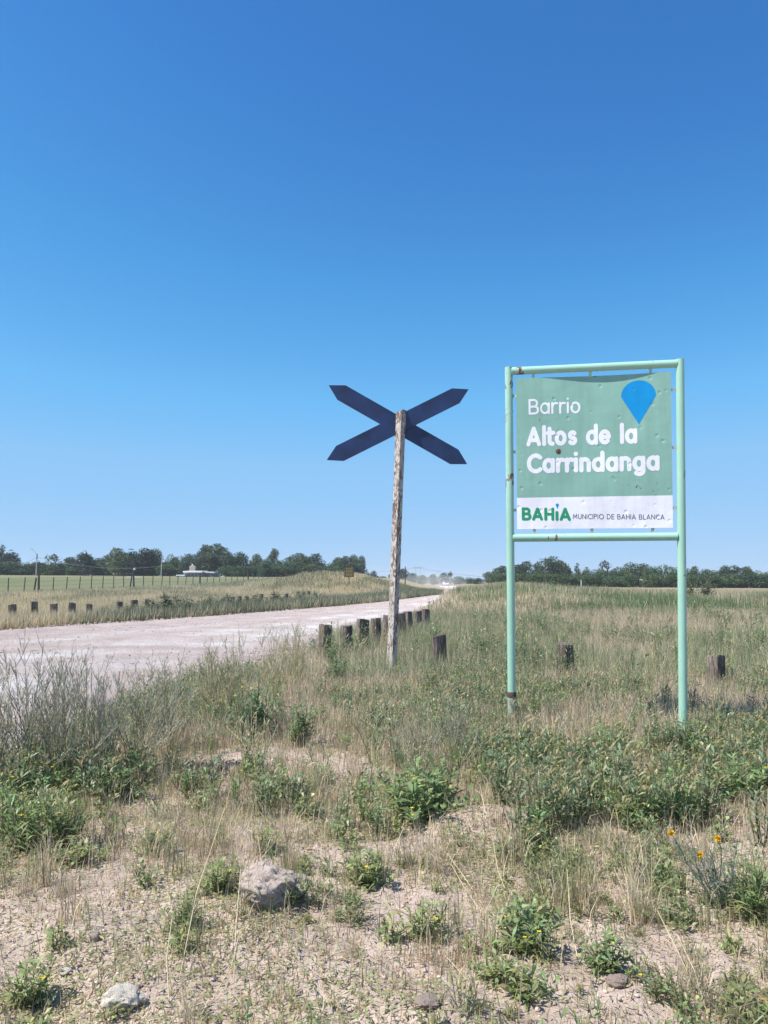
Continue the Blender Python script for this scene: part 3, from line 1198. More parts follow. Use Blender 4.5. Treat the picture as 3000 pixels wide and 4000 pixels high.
# ------------------------------------------------------------------ timber bollards
def bollard_mesh(seed, w, d, h):
    r_ = np.random.default_rng(seed)
    n = 14
    ang = np.linspace(0, 2 * math.pi, n, endpoint=False)
    V, Q = [], []
    levels = [-0.25, 0.0, h * 0.35, h * 0.7, h - 0.02, h]
    irr = 1 + r_.normal(0, 0.035, n)
    tx, ty = r_.normal(0, 0.10, 2)
    for li, z_ in enumerate(levels):
        for k in range(n):
            c_, s_ = math.cos(ang[k]), math.sin(ang[k])
            p = 5.0
            rr = (abs(c_) ** p + abs(s_) ** p) ** (-1 / p) * irr[k] * (1 + r_.normal(0, 0.008))
            if li == 5:
                rr *= 0.95
            x_, y_ = c_ * rr * w / 2, s_ * rr * d / 2
            V.append((x_, y_, z_ + (tx * x_ + ty * y_ + r_.normal(0, 0.004) if li >= 4 else 0)))
    for li in range(len(levels) - 1):
        for k in range(n):
            k2 = (k + 1) % n
            Q.append((li * n + k, li * n + k2, (li + 1) * n + k2, (li + 1) * n + k))
    b = (len(levels) - 1) * n
    c = len(V)
    V.append((0, 0, h - 0.012))
    for k in range(n):
        Q.append((b + k, b + (k + 1) % n, c))
    return MB().add(V, Q).mesh('bollard')


BM = [bollard_mesh(40 + k, 0.25 + 0.02 * (k % 3), 0.20 + 0.015 * (k % 2), 0.66 + 0.03 * (k % 4)) for k in range(6)]


def bollard(x, y, k, rz, label, group, tilt=(0, 0), dz=0.0):
    z = float(height(np.array([x]), np.array([y]))[0])
    o = link('wooden_bollard', BM[k % 6], M['wood'], None, (x, y, z + dz))
    o.rotation_euler = (tilt[0], tilt[1], rz)
    tag(o, label, 'bollard', group)
    return o


ORD = ['first', 'second', 'third', 'fourth', 'fifth', 'sixth', 'seventh', 'eighth', 'ninth', 'tenth', 'eleventh', 'twelfth', 'thirteenth',
       'fourteenth', 'fifteenth', 'sixteenth', 'seventeenth', 'eighteenth', 'nineteenth', 'twentieth']
near_b = [(1545, 1405, 'weathered timber bollard half hidden in dry grass, rightmost, right of both sign posts', -0.02, 0.55),
          (1222, 1383, 'dark timber bollard standing in grass between the two posts of the green sign', 0.0, 0.72),
          (950, 1370, 'squat timber bollard in grass between the cross post and the green sign', 0.0, 0.5),
          (700, 1355, 'timber bollard above a green bush, leftmost of the row beside the cross post', 0.0, 0.62),
          (750, 1347, 'timber bollard at the road edge, second from left in the row by the cross post', 0.0, 0.75),
          (783, 1342, 'tallest dark timber bollard, third from left in the row by the cross post', 0.05, 0.35),
          (813, 1335, 'grey lit timber bollard just left of the cross post', 0.0, 0.8),
          (838, 1332, 'slim timber bollard mostly hidden behind the peeling cross post', 0.0, 0.7),
          (866, 1327, 'dark timber bollard touching the right side of the cross post in view', 0.0, 0.3),
          (885, 1325, 'timber bollard second to the right of the cross post along the road', 0.0, 0.75),
          (904, 1320, 'timber bollard third to the right of the cross post along the road', 0.0, 0.65),
          (920, 1317, 'farthest timber bollard to the right of the cross post, sunk in grass', 0.0, 0.6)]
for k, (px, py, lab, dz, rz) in enumerate(near_b):
    x, y = gnd(px, py, 0.58 if px > 930 else 0.64)
    if px == 1545:
        x, y = gnd(px, py, 0.56)
    bollard(x, y, k, rz, lab, 'timber bollards round the near verge', (rng.normal(0, 0.04), rng.normal(0, 0.04)), dz - (0.15 if px > 930 else 0.06))
far_b = [(54, 2353), (138, 2351), (212, 2349), (281, 2347), (350, 2346), (470, 2342), (522, 2340), (576, 2340), (869, 2328), (905, 2327),
         (936, 2325), (965, 2324), (994, 2321), (1021, 2321), (1119, 2315), (1164, 2312), (1185, 2311), (1205, 2309)]
for k, (px, py) in enumerate(far_b):
    x, y = gnd(px / S, py / S, 0.72)
    bollard(x, y, k + 2, 0.2 + 0.4 * rng.random(), 'timber bollard, %s from the left in the row across the road' % ORD[k],
            'timber bollards along the far verge', (rng.normal(0, 0.03), rng.normal(0, 0.03)), -0.02 - 0.08 * rng.random())

# ------------------------------------------------------------------ wire fence
FY0 = 62.0
fx = lambda n: FY0 * (-0.4828 + 0.00675 * n)
fy = lambda n: FY0 * (1 + 0.02937 * n)
fence = empty('wire_fence', (fx(0), fy(0), 0))
tag(fence, 'thin wire fence on dark wooden posts along the green field', 'fence')
FO = np.array(fence.location)
pm = [MB().tube([(0, 0, -0.3), (0, 0, 0.7), (0, 0, 1.42)], [0.05, 0.045, 0.04], 7).mesh('fence_post') for _ in range(1)][0]
pm_thick = MB().tube([(0, 0, -0.3), (0, 0, 0.7), (0, 0, 1.5)], [0.10, 0.095, 0.085], 8).mesh('fence_post_thick')
tops = []
for n in range(-6, 37):
    x, y = fx(n), fy(n)
    z = float(height(np.array([x]), np.array([y]))[0])
    thick = n in (2, 10, 18, 26, 34)
    o = link('post', pm_thick if thick else pm, M['fence_wood'], fence, (x - FO[0], y - FO[1], z))
    o.rotation_euler = (rng.normal(0, 0.03), rng.normal(0.02, 0.04), 0)
    if thick:
        o.scale = (1, 1, 1.32 if n in (10, 26, 34) else 1.05)
        if n in (2, 10):
            o2 = link('brace', pm_thick, M['fence_wood'], fence, (x - FO[0] - 0.42, y - FO[1], z))
            o2.scale = (0.8, 0.8, 0.92)
            o2.rotation_euler = (0, 0.12, 0)
    tops.append((x - FO[0], y - FO[1], z))
for hgt in (0.35, 0.7, 1.05, 1.36):
    MB().tube([(p[0], p[1], p[2] + hgt) for p in tops], 0.007, 4, False).build('wire', M['wire'], fence)
wb = at(530 / S, 2250 / S, fy(10))
link('white_post_cap', MB().tube([(0, 0, 0), (0, 0, 0.22)], [0.12, 0.09], 8).mesh('cap'), M['wall_pale'], fence,
     (fx(10) - FO[0], fy(10) - FO[1], tops[16][2] + 1.98))

# ------------------------------------------------------------------ brown notice board on the embankment
bb = at(1363 / S, 2289 / S, 80)
bz = float(height(np.array([bb[0]]), np.array([80.0]))[0])
board = empty('notice_board', (bb[0], 80, bz))
tag(board, 'small brown notice board with faded yellow lines on one post on embankment', 'sign')
tt_, tb_ = at(1363 / S, 2215 / S, 80)[2] - bz, at(1363 / S, 2254 / S, 80)[2] - bz
MB().tube([(0, 0.04, -0.3), (0, 0.04, tt_ - 0.05)], 0.05, 8).build('post', M['fence_wood'], board)
bp = MB().box((0, 0, (tt_ + tb_) / 2), (1.0, 0.03, tt_ - tb_)).build('panel', M['brown_sign'], board)
rows = MB()
hh = tt_ - tb_
for k, fr in enumerate((0.86, 0.68, 0.54, 0.40, 0.26, 0.13)):
    x_ = -0.34 + 0.05 * (k % 2)
    while x_ < 0.30:
        w_ = 0.06 + 0.1 * rng.random()
        rows.box((x_ + w_ / 2, -0.018, tb_ + hh * fr), (w_, 0.004, 0.05))
        x_ += w_ + 0.035
rows.build('lettering', M['sign_yellow'], bp)['kind'] = 'stuff'

# ------------------------------------------------------------------ poles, lines, houses
def hz(x, y):
    return float(height(np.array([x]), np.array([y]))[0])


def pole(px, ytop, Y, r, mat, label, name='utility_pole'):
    p = at(px / S, ytop / S, Y)
    z = hz(p[0], Y)
    e = empty(name, (p[0], Y, z))
    tag(e, label, 'pole')
    MB().tube([(0, 0, -0.5), (0, 0, (p[2] - z) * 0.6), (0, 0, p[2] - z)], [r, r * 0.85, r * 0.7], 8).build('pole', mat, e)
    return e, p[2] - z


lp, lh = pole(145, 2164, 200, 0.17, M['concrete'], 'street lamp pole with slanting arm before the left trees', 'street_lamp')
lp['category'] = 'street lamp'
MB().tube([(0, 0, lh - 0.1), (-0.9, 0, lh + 0.85), (-1.5, 0, lh + 1.3)], 0.06, 6).build('lamp_arm', M['concrete'], lp)
MB().box((-1.65, 0, lh + 1.38), (0.5, 0.2, 0.14)).build('lamp_head', M['lamp'], lp)
MB().tube([(0, 0, lh - 1.4), (0, 0, lh + 0.02)], 0.14, 8).build('dark_cap', M['dark_pole'], lp)
p2, h2 = pole(632, 2183, 196, 0.14, M['concrete'], 'pale utility pole left of the white roofed house')
MB().box((-0.4, 0, h2 * 0.58), (1.3, 0.1, 0.1)).build('crossarm', M['dark_pole'], p2)
p3, h3 = pole(2131, 2177, 150, 0.13, M['dark_pole'], 'dark utility pole with crossarm before the right trees')
MB().box((-0.35, 0, h3 - 0.35), (1.7, 0.1, 0.12)).build('crossarm', M['dark_pole'], p3)
for xx in (-1.1, -0.6, 0.35):
    MB().tube([(xx, 0, h3 - 0.29), (xx, 0, h3 - 0.05)], 0.06, 6).build('insulator', M['lamp'], p3)
p4, h4 = pole(1583, 2213, 120, 0.10, M['dark_pole'], 'short dark pole just right of the cross post by the embankment')
p5, h5 = pole(2270, 2266, 90, 0.05, M['roof_white'], 'thin white marker post at the edge of the right pasture', 'marker_post')
p6, h6 = pole(2771, 2235, 110, 0.05, M['dark_pole'], 'thin dark pole right of the green sign before the trees', 'thin_pole')


def lattice(px, ytop, Y, label):
    p = at(px / S, ytop / S, Y)
    z = hz(p[0], Y)
    e = empty('transmission_tower', (p[0], Y, z))
    tag(e, label, 'pylon')
    H_ = p[2] - z
    w = 2.6
    for sx in (-w, w):
        MB().tube([(sx, 0, -1), (sx, 0, H_)], 0.28, 6).build('mast', M['steel'], e)
    MB().box((0, 0, H_ * 0.86), (w * 2 + 9, 0.5, 0.5)).build('crossarm', M['steel'], e)
    b = MB()
    for k in range(5):
        z0, z1 = H_ * (0.15 + 0.14 * k), H_ * (0.15 + 0.14 * (k + 1))
        b.tube([(-w, 0, z0), (w, 0, z1)], 0.12, 5)
        b.tube([(w, 0, z0), (-w, 0, z1)], 0.12, 5)
    b.build('bracing', M['steel'], e)
    return e, H_


tw, th_ = lattice(1632, 2208, 900, 'far double mast transmission tower on the horizon right of the cross post')


def cable(name, a_, b_, sag, r, label):
    pts = []
    for t_ in np.linspace(0, 1, 14):
        p = np.array(a_) * (1 - t_) + np.array(b_) * t_
        p[2] -= sag * 4 * t_ * (1 - t_)
        pts.append(p)
    o0 = pts[0].copy()
    o = MB().tube([p - o0 for p in pts], r, 4, False).build(name, M['wire'], None, False, o0)
    tag(o, label, 'cable')


lt_ = np.array(lp.location) + (0, 0, lh - 0.8)
cable('overhead_cable', at(40 / S, 2193 / S, 205), lt_, 0.9, 0.035, 'overhead cable running left from the street lamp pole')
cable('overhead_cable', lt_, np.array(p2.location) + (0, 0, h2 * 0.6), 1.5, 0.035, 'overhead cable between street lamp pole and pale utility pole')
tt3 = np.array(tw.location) + (0, 0, th_ * 0.84)
cable('overhead_cable', tt3 + (-200, 60, -2), tt3, 6, 0.12, 'high voltage line left of the far transmission tower')
cable('overhead_cable', tt3, tt3 + (230, 60, -10), 7, 0.12, 'high voltage line right of the far transmission tower')


def base_at(px, Y):
    x = at(px / S, 2260 / S, Y)[0]
    return x, hz(x, Y)


def house(px0, px1, ytop, Y, depth, label, wall, roof, name='house', slope=0.35, wins=3):
    a_, b_ = at(px0 / S, ytop / S, Y), at(px1 / S, ytop / S, Y)
    x0, x1 = a_[0], b_[0]
    cx = (x0 + x1) / 2
    z = hz(cx, Y) - 0.1
    W_ = x1 - x0
    H_ = a_[2] - z
    e = empty(name, (cx, Y, z))
    tag(e, label, 'house')
    wl_h = H_ - slope - 0.25
    MB().box((0, depth / 2, wl_h / 2), (W_ * 0.94, depth, wl_h)).build('wall', wall, e)
    poly = [(-0.3, wl_h + 0.0), (depth + 0.3, wl_h + slope + 0.1), (depth + 0.3, wl_h + slope + 0.22), (-0.3, wl_h + 0.35)]
    MB().prism([(p[0], p[1]) for p in poly], (-W_ / 2, 0, 0), (0, 1, 0), (0, 0, 1), (1, 0, 0), W_).build('roof', roof, e)
    for k in range(wins):
        x_ = -W_ * 0.36 + W_ * 0.72 * k / max(1, wins - 1)
        w_ = MB().box((x_, -0.03, wl_h * 0.55), (0.9, 0.05, 0.8)).build('window', M['roof_white'], e)
        MB().box((x_, -0.065, wl_h * 0.55), (0.76, 0.02, 0.66)).build('pane', M['glass'], w_)
    return e, W_, H_


hA, WA, HA = house(716, 790, 2228, 205, 6, 'low house with bright white roof before the left trees', M['wall_dark'], M['roof_white'], 'white_roof_house', 0.3)
hA2, WA2, HA2 = house(785, 838, 2231, 208, 6, 'lower white roofed wing at the right of the white roofed house', M['wall_dark'], M['roof_white'], 'house_wing', 0.2, 2)
# water tank behind the house
x_, z_ = base_at(752, 214)
tk = empty('water_tank_tower', (x_, 214, z_))
tag(tk, 'tan block water tank tower rising behind the white roofed house', 'water tank')
ztop = at(752 / S, 2211 / S, 214)[2] - z_
MB().box((0, 0, ztop / 2), (1.55, 1.5, ztop)).build('tower', M['tank'], tk)
MB().tube([(0, 0, ztop), (0, 0, ztop + 0.25)], 0.55, 12).build('tank_lid', M['tank'], tk)
MB().tube([(-0.1, 0, ztop + 0.25), (-0.1, 0, ztop + 0.6)], [0.16, 0.10], 10).build('vent_cap', M['roof_white'], tk)
hB, WB, HB = house(690, 722, 2244, 203, 4, 'tiny white shed left of the white roofed house', M['roof_white'], M['roof_white'], 'shed', 0.15, 1)
hC, WC, HC = house(441, 516, 2233, 222, 6, 'pale grey roofed shed half hidden under the left trees', M['wall_dark'], M['wall_pale'], 'shed', 0.5, 2)
hD, WD, HD = house(2480, 2519, 2260, 198, 4, 'white building patch showing between the right trees', M['roof_white'], M['roof_white'], 'white_building', 0.5, 2)
hE, WE, HE = house(111, 122, 2238, 226, 3, 'sliver of white wall between trees beside the street lamp', M['roof_white'], M['roof_white'], 'white_hut', 0.3, 1)
# pale field gate near the big fence post
x_, z_ = base_at(523, 190)
gt = empty('field_gate', (x_, 190, z_))
tag(gt, 'pale horizontal field gate behind the tall fence post', 'gate')
g0 = at(523 / S, 2254 / S, 190)[2] - z_
for k, zz in enumerate((g0, g0 - 0.35)):
    MB().box((0, 0, zz), (3.7, 0.06, 0.12)).build('rail', M['roof_white'], gt)
for xx in (-1.8, -0.6, 0.6, 1.8):
    MB().box((xx, 0.07, g0 / 2), (0.09, 0.06, g0)).build('upright', M['roof_white'], gt)

# ------------------------------------------------------------------ far car raising dust
cyy = 285.0
cx_ = at(1741 / S, 2276 / S, cyy)[0]
cz_ = max(hz(cx_, cyy), 0.0)
car = empty('white_car', (cx_, cyy, cz_))
car.rotation_euler = (0, 0, 0.12)
tag(car, 'tiny white car far away on the dusty road', 'car')
prof = [(-2.1, 0.35), (2.1, 0.35), (2.15, 0.8), (1.3, 0.95), (0.6, 1.45), (-1.1, 1.48), (-1.9, 0.98), (-2.15, 0.85)]
MB().prism(prof, (-0.85, 0, 0), (0, -1, 0), (0, 0, 1), (1, 0, 0), 1.7).build('body', M['car_white'], car, bevel=0.06)
MB().add([(-0.68, -1.24, 1.0), (0.68, -1.24, 1.0), (0.62, -0.68, 1.42), (-0.62, -0.68, 1.42)], [(0, 1, 2, 3)]).build('windscreen', M['glass'], car)
for sx in (-0.8, 0.8):
    for sy in (-1.35, 1.3):
        MB().tube([(sx - 0.1, sy, 0.33), (sx + 0.1, sy, 0.33)], 0.33, 14).build('wheel', M['rubber'], car)
    MB().box((sx * 0.75, -2.17, 0.7), (0.3, 0.04, 0.14)).build('headlight', M['lamp'], car)

# ------------------------------------------------------------------ plant geometry (numpy)
class Veg:
    def __init__(self):
        self.V, self.T, self.C, self.n = [], [], [], 0

    def add(self, V, T, C):
        if len(V) == 0:
            return
        self.V.append(np.asarray(V, np.float32))
        self.T.append(np.asarray(T, np.int64) + self.n)
        self.C.append(np.asarray(C, np.float32))
        self.n += len(V)

    def arrays(self):
        if not self.V:
            return np.zeros((0, 3)), np.zeros((0, 3), int), np.zeros((0, 3))
        return np.concatenate(self.V), np.concatenate(self.T), np.concatenate(self.C)

    def mesh(self, name):
        V, T, C = self.arrays()
        return mesh_np(name, V, T, C)

    def tris(self):
        return sum(len(t) for t in self.T)


def unit(v):
    return v / np.maximum(np.linalg.norm(v, axis=-1, keepdims=True), 1e-9)


def blades(vg, x, y, z, h, w, col, lean, r_, seg=2):
    n = len(x)
    if n == 0:
        return
    az = r_.random(n) * 2 * np.pi
    b = r_.random(n) * 2 * np.pi
    d = np.stack([np.cos(az), np.sin(az), np.zeros(n)], 1) * (lean * h)[:, None]
    s = np.stack([np.cos(b), np.sin(b), np.zeros(n)], 1) * (w / 2)[:, None]
    p = np.stack([x, y, z], 1)
    upv = np.zeros((n, 3))
    upv[:, 2] = h
    tip = p + upv * np.sqrt(np.maximum(0.15, 1 - lean ** 2))[:, None] + d
    if seg == 1:
        V = np.stack([p - s, p + s, tip], 1)
        T = np.arange(n)[:, None] * 3 + np.array([[0, 1, 2]])
        vg.add(V.reshape(-1, 3), T, np.repeat(col, 3, 0))
    else:
        m = p + upv * 0.55 + d * 0.3
        V = np.stack([p - s, p + s, m - s * 0.8, m + s * 0.8, tip], 1)
        T = (np.arange(n)[:, None, None] * 5 + np.array([[0, 1, 3], [0, 3, 2], [2, 3, 4]])[None]).reshape(-1, 3)
        vg.add(V.reshape(-1, 3), T, np.repeat(col, 5, 0))


def leaves(vg, p, d, L, W, col, r_, droop=0.25):
    n = len(p)
    if n == 0:
        return
    d = unit(d)
    sv = unit(np.cross(d, np.array([0, 0, 1.0]) + r_.normal(0, 0.35, (n, 3)))) * (W / 2)[:, None]
    upv = np.array([0, 0, 1.0])
    mid = p + d * (L * 0.5)[:, None] + upv * (L * 0.05)[:, None]
    tip = p + d * L[:, None] - upv * (L * droop * r_.random(n))[:, None]
    V = np.stack([p, mid + sv, mid - sv, tip], 1)
    T = (np.arange(n)[:, None, None] * 4 + np.array([[0, 2, 1], [1, 2, 3]])[None]).reshape(-1, 3)
    vg.add(V.reshape(-1, 3), T, np.repeat(col, 4, 0))


def sticks(vg, a, b, ra, rb, col):
    """three-sided thin stems from a to b"""
    n = len(a)
    if n == 0:
        return
    d = unit(b - a)
    ref = np.where(np.abs(d[:, 2:3]) < 0.9, np.array([[0, 0, 1.0]]), np.array([[1.0, 0, 0]]))
    u = unit(np.cross(d, ref))
    v = np.cross(d, u)
    ring = []
    for k in range(3):
        t = 2 * np.pi * k / 3
        o = u * np.cos(t) + v * np.sin(t)
        ring.append(o)
    V = np.stack([a + ring[k] * ra[:, None] for k in range(3)] + [b + ring[k] * rb[:, None] for k in range(3)], 1)
    t0 = []
    for k in range(3):
        k2 = (k + 1) % 3
        t0 += [[k, k2, 3 + k2], [k, 3 + k2, 3 + k]]
    T = (np.arange(n)[:, None, None] * 6 + np.array(t0)[None]).reshape(-1, 3)
    vg.add(V.reshape(-1, 3), T, np.repeat(col, 6, 0))


def jit_col(base, n, r_, v=0.18, hue=0.10):
    c = np.tile(np.array(base, float), (n, 1))
    c = c * (1 + r_.normal(0, v, (n, 1))) * (1 + r_.normal(0, hue, (n, 3)) * np.array([1, 0.4, 0.8]))
    return np.clip(c, 0.006, 0.9)


GREEN = (0.275, 0.355, 0.155)
GREEN2 = (0.34, 0.395, 0.17)
BLUEGREEN = (0.28, 0.34, 0.195)
OLIVE = (0.36, 0.35, 0.21)
STRAW = (0.62, 0.495, 0.355)
STRAW2 = (0.50, 0.395, 0.275)
GREYSTEM = (0.40, 0.36, 0.28)
YELLOW = (0.78, 0.58, 0.03)


def weed(seed, n_stem=22, H=0.34, spread=0.9, leafL=0.062, leafW=0.012, per=13, green=GREEN, flowers=5, dry=0.10):
    """a leafy clump of lance-shaped leaves: returns stems, foliage, flowers"""
    r_ = np.random.default_rng(seed)
    st, fo, fl = Veg(), Veg(), Veg()
    az = r_.random(n_stem) * 2 * np.pi
    tilt = np.abs(r_.normal(0, 0.5, n_stem)) * spread
    Hs = H * (0.55 + 0.55 * r_.random(n_stem)) * (1 - 0.25 * np.clip(tilt, 0, 1))
    root = np.stack([np.cos(az), np.sin(az), np.zeros(n_stem)], 1) * (0.035 * r_.random(n_stem))[:, None]
    d0 = np.stack([np.cos(az) * np.sin(tilt), np.sin(az) * np.sin(tilt), np.cos(tilt)], 1)
    mid = root + d0 * (Hs * 0.5)[:, None]
    d1 = unit(d0 + np.array([0, 0, 0.5]) + r_.normal(0, 0.15, (n_stem, 3)))
    tip = mid + d1 * (Hs * 0.5)[:, None]
    sc = jit_col((0.16, 0.19, 0.09), n_stem, r_)
    sticks(st, root, mid, np.full(n_stem, 0.0024), np.full(n_stem, 0.0019), sc)
    sticks(st, mid, tip, np.full(n_stem, 0.0019), np.full(n_stem, 0.0009), sc)
    k = np.repeat(np.arange(n_stem), per)
    t = r_.random(len(k)) ** 0.85
    P = np.where((t < 0.5)[:, None], root[k] + (mid - root)[k] * (t * 2)[:, None], mid[k] + (tip - mid)[k] * (t * 2 - 1)[:, None])
    a2 = r_.random(len(k)) * 2 * np.pi
    el = 0.25 + 0.55 * r_.random(len(k)) + 0.3 * t
    D = np.stack([np.cos(a2) * np.cos(el), np.sin(a2) * np.cos(el), np.sin(el)], 1)
    Ls = leafL * (0.6 + 0.8 * r_.random(len(k))) * (1.1 - 0.5 * t)
    col = jit_col(green, len(k), r_, 0.22, 0.12)
    yel = r_.random(len(k)) < dry
    col[yel] = jit_col((0.34, 0.30, 0.15), int(yel.sum()), r_)
    leaves(fo, P, D, Ls, leafW * (0.7 + 0.6 * r_.random(len(k))), col, r_, 0.35)
    if flowers:
        f = r_.choice(n_stem, min(flowers, n_stem), replace=False)
        P = tip[f] + np.array([0, 0, 0.012])
        for a3 in range(4):
            ang = a3 * np.pi / 2 + r_.random(len(f))
            D = np.stack([np.cos(ang), np.sin(ang), np.full(len(f), 0.35)], 1)
            leaves(fl, P, D, np.full(len(f), 0.011), np.full(len(f), 0.009), jit_col(YELLOW, len(f), r_, 0.08, 0.04), r_, 0.1)
    return st, fo, fl


def twiggy(seed, n_main=16, H=1.0, spread=0.55, nsec=10, pods=6, leafy=90, thick=1.0, col=GREYSTEM):
    """tall gone-to-seed mustard: thin branching stems with slim pods"""
    r_ = np.random.default_rng(seed)
    st, fo, fl = Veg(), Veg(), Veg()
    az = r_.random(n_main) * 2 * np.pi
    tilt = np.abs(r_.normal(0, 0.42, n_main)) * spread * 1.6
    Hs = H * (0.6 + 0.45 * r_.random(n_main))
    p = np.stack([np.cos(az), np.sin(az), np.zeros(n_main)], 1) * (0.06 * r_.random(n_main))[:, None]
    d = np.stack([np.cos(az) * np.sin(tilt), np.sin(az) * np.sin(tilt), np.cos(tilt)], 1)
    nodes = [p]
    sc = jit_col(col, n_main, r_, 0.2, 0.06)
    rr = 0.0036 * thick
    for k in range(4):
        d = unit(d + r_.normal(0, 0.09, d.shape) + np.array([0, 0, 0.10]))
        q = p + d * (Hs / 4)[:, None]
        sticks(st, p, q, np.full(n_main, rr), np.full(n_main, rr * 0.75), sc * np.array([0.9, 1.0, 0.8]) ** (3 - k))
        rr *= 0.75
        nodes.append(q)
        p = q
    nodes = np.stack(nodes, 1)
    k = np.repeat(np.arange(n_main), nsec)
    t = 0.25 + 0.72 * r_.random(len(k))
    i0 = np.minimum((t * 4).astype(int), 3)
    f = t * 4 - i0
    P = nodes[k, i0] * (1 - f)[:, None] + nodes[k, i0 + 1] * f[:, None]
    dm = unit(nodes[k, i0 + 1] - nodes[k, i0])
    a2 = r_.random(len(k)) * 2 * np.pi
    D = unit(dm * 1.0 + 0.62 * np.stack([np.cos(a2), np.sin(a2), 0.2 * np.ones(len(k))], 1))
    Ls = Hs[k] * (0.12 + 0.2 * r_.random(len(k))) * (1.15 - 0.6 * t)
    M1 = P + D * (Ls * 0.5)[:, None]
    D2 = unit(D + np.array([0, 0, 0.35]) + r_.normal(0, 0.1, D.shape))
    Q = M1 + D2 * (Ls * 0.5)[:, None]
    c2 = sc[k]
    sticks(st, P, M1, np.full(len(k), 0.0016 * thick), np.full(len(k), 0.0013 * thick), c2)
    sticks(st, M1, Q, np.full(len(k), 0.0013 * thick), np.full(len(k), 0.0008 * thick), c2)
    kk = np.repeat(np.arange(len(k)), pods)
    tt = r_.random(len(kk))
    PP = P[kk] + (Q - P)[kk] * tt[:, None]
    a3 = r_.random(len(kk)) * 2 * np.pi
    DD = unit(D2[kk] + 0.75 * np.stack([np.cos(a3), np.sin(a3), 0.3 * np.ones(len(kk))], 1))
    leaves(fo, PP, DD, 0.028 + 0.02 * r_.random(len(kk)), np.full(len(kk), 0.0032 * thick), jit_col(np.array(col) * np.array([0.85, 0.98, 0.8]), len(kk), r_), r_, 0.05)
    # narrow leaves low down
    if leafy:
        m = n_main * leafy // 10
        k = r_.integers(0, n_main, m)
        t = r_.random(m) ** 1.4 * 0.65
        i0 = np.minimum((t * 4).astype(int), 3)
        f = t * 4 - i0
        P = nodes[k, i0] * (1 - f)[:, None] + nodes[k, i0 + 1] * f[:, None] + r_.normal(0, 0.03, (m, 3)) * np.array([1, 1, 0.3])
        P[:, 2] = np.abs(P[:, 2])
        a3 = r_.random(m) * 2 * np.pi
        D = np.stack([np.cos(a3), np.sin(a3), 0.2 + 0.9 * r_.random(m)], 1)
        leaves(fo, P, D, 0.035 + 0.035 * r_.random(m), 0.004 + 0.005 * r_.random(m), jit_col((0.22, 0.24, 0.145), m, r_, 0.25, 0.1), r_, 0.3)
    f = r_.choice(len(Q), min(len(Q), max(2, n_main // 2)), replace=False)
    for a3 in range(4):
        ang = a3 * np.pi / 2 + r_.random(len(f))
        D = np.stack([np.cos(ang), np.sin(ang), np.full(len(f), 0.35)], 1)
        leaves(fl, Q[f], D, np.full(len(f), 0.010), np.full(len(f), 0.008), jit_col(YELLOW, len(f), r_, 0.08, 0.04), r_, 0.1)
    return st, fo, fl


def tuft(seed, n=60, H=0.35, spread=0.5, col=STRAW, w=0.0035):
    """tussock of dry grass with seed heads"""
    r_ = np.random.default_rng(seed)
    vg = Veg()
    a = r_.random(n) * 2 * np.pi
    rr = 0.06 * np.sqrt(r_.random(n))
    h = H * (0.45 + 0.6 * r_.random(n))
    blades(vg, np.cos(a) * rr, np.sin(a) * rr, np.zeros(n), h, np.full(n, w), jit_col(col, n, r_, 0.2, 0.05), np.abs(r_.normal(0, spread, n)).clip(0, 0.9), r_)
    return vg


def xform(arr, x, y, z, s, rz):
    V, T, C = arr
    c, n = math.cos(rz), math.sin(rz)
    W = np.empty_like(V)
    W[:, 0] = (V[:, 0] * c - V[:, 1] * n) * s + x
    W[:, 1] = (V[:, 0] * n + V[:, 1] * c) * s + y
    W[:, 2] = V[:, 2] * s + z
    return W, T, C


def plant_thing(name, parts, loc, scale, rz, label, cat, group=None):
    """Empty with stem / foliage / flower meshes"""
    e = empty(name, loc, rz)
    e.scale = (scale,) * 3 if np.isscalar(scale) else scale
    tag(e, label, cat, group)
    for nm, me, mat in parts:
        link(nm, me, mat, e)['kind'] = 'stuff'
    return e


def as_parts(tri, names=('stems', 'foliage', 'flowers')):
    st, fo, fl = tri
    out = [(names[0], st.mesh(names[0]), M['stem']), (names[1], fo.mesh(names[1]), M['leaf'])]
    if fl.n:
        out.append((names[2], fl.mesh(names[2]), M['petal']))
    return out


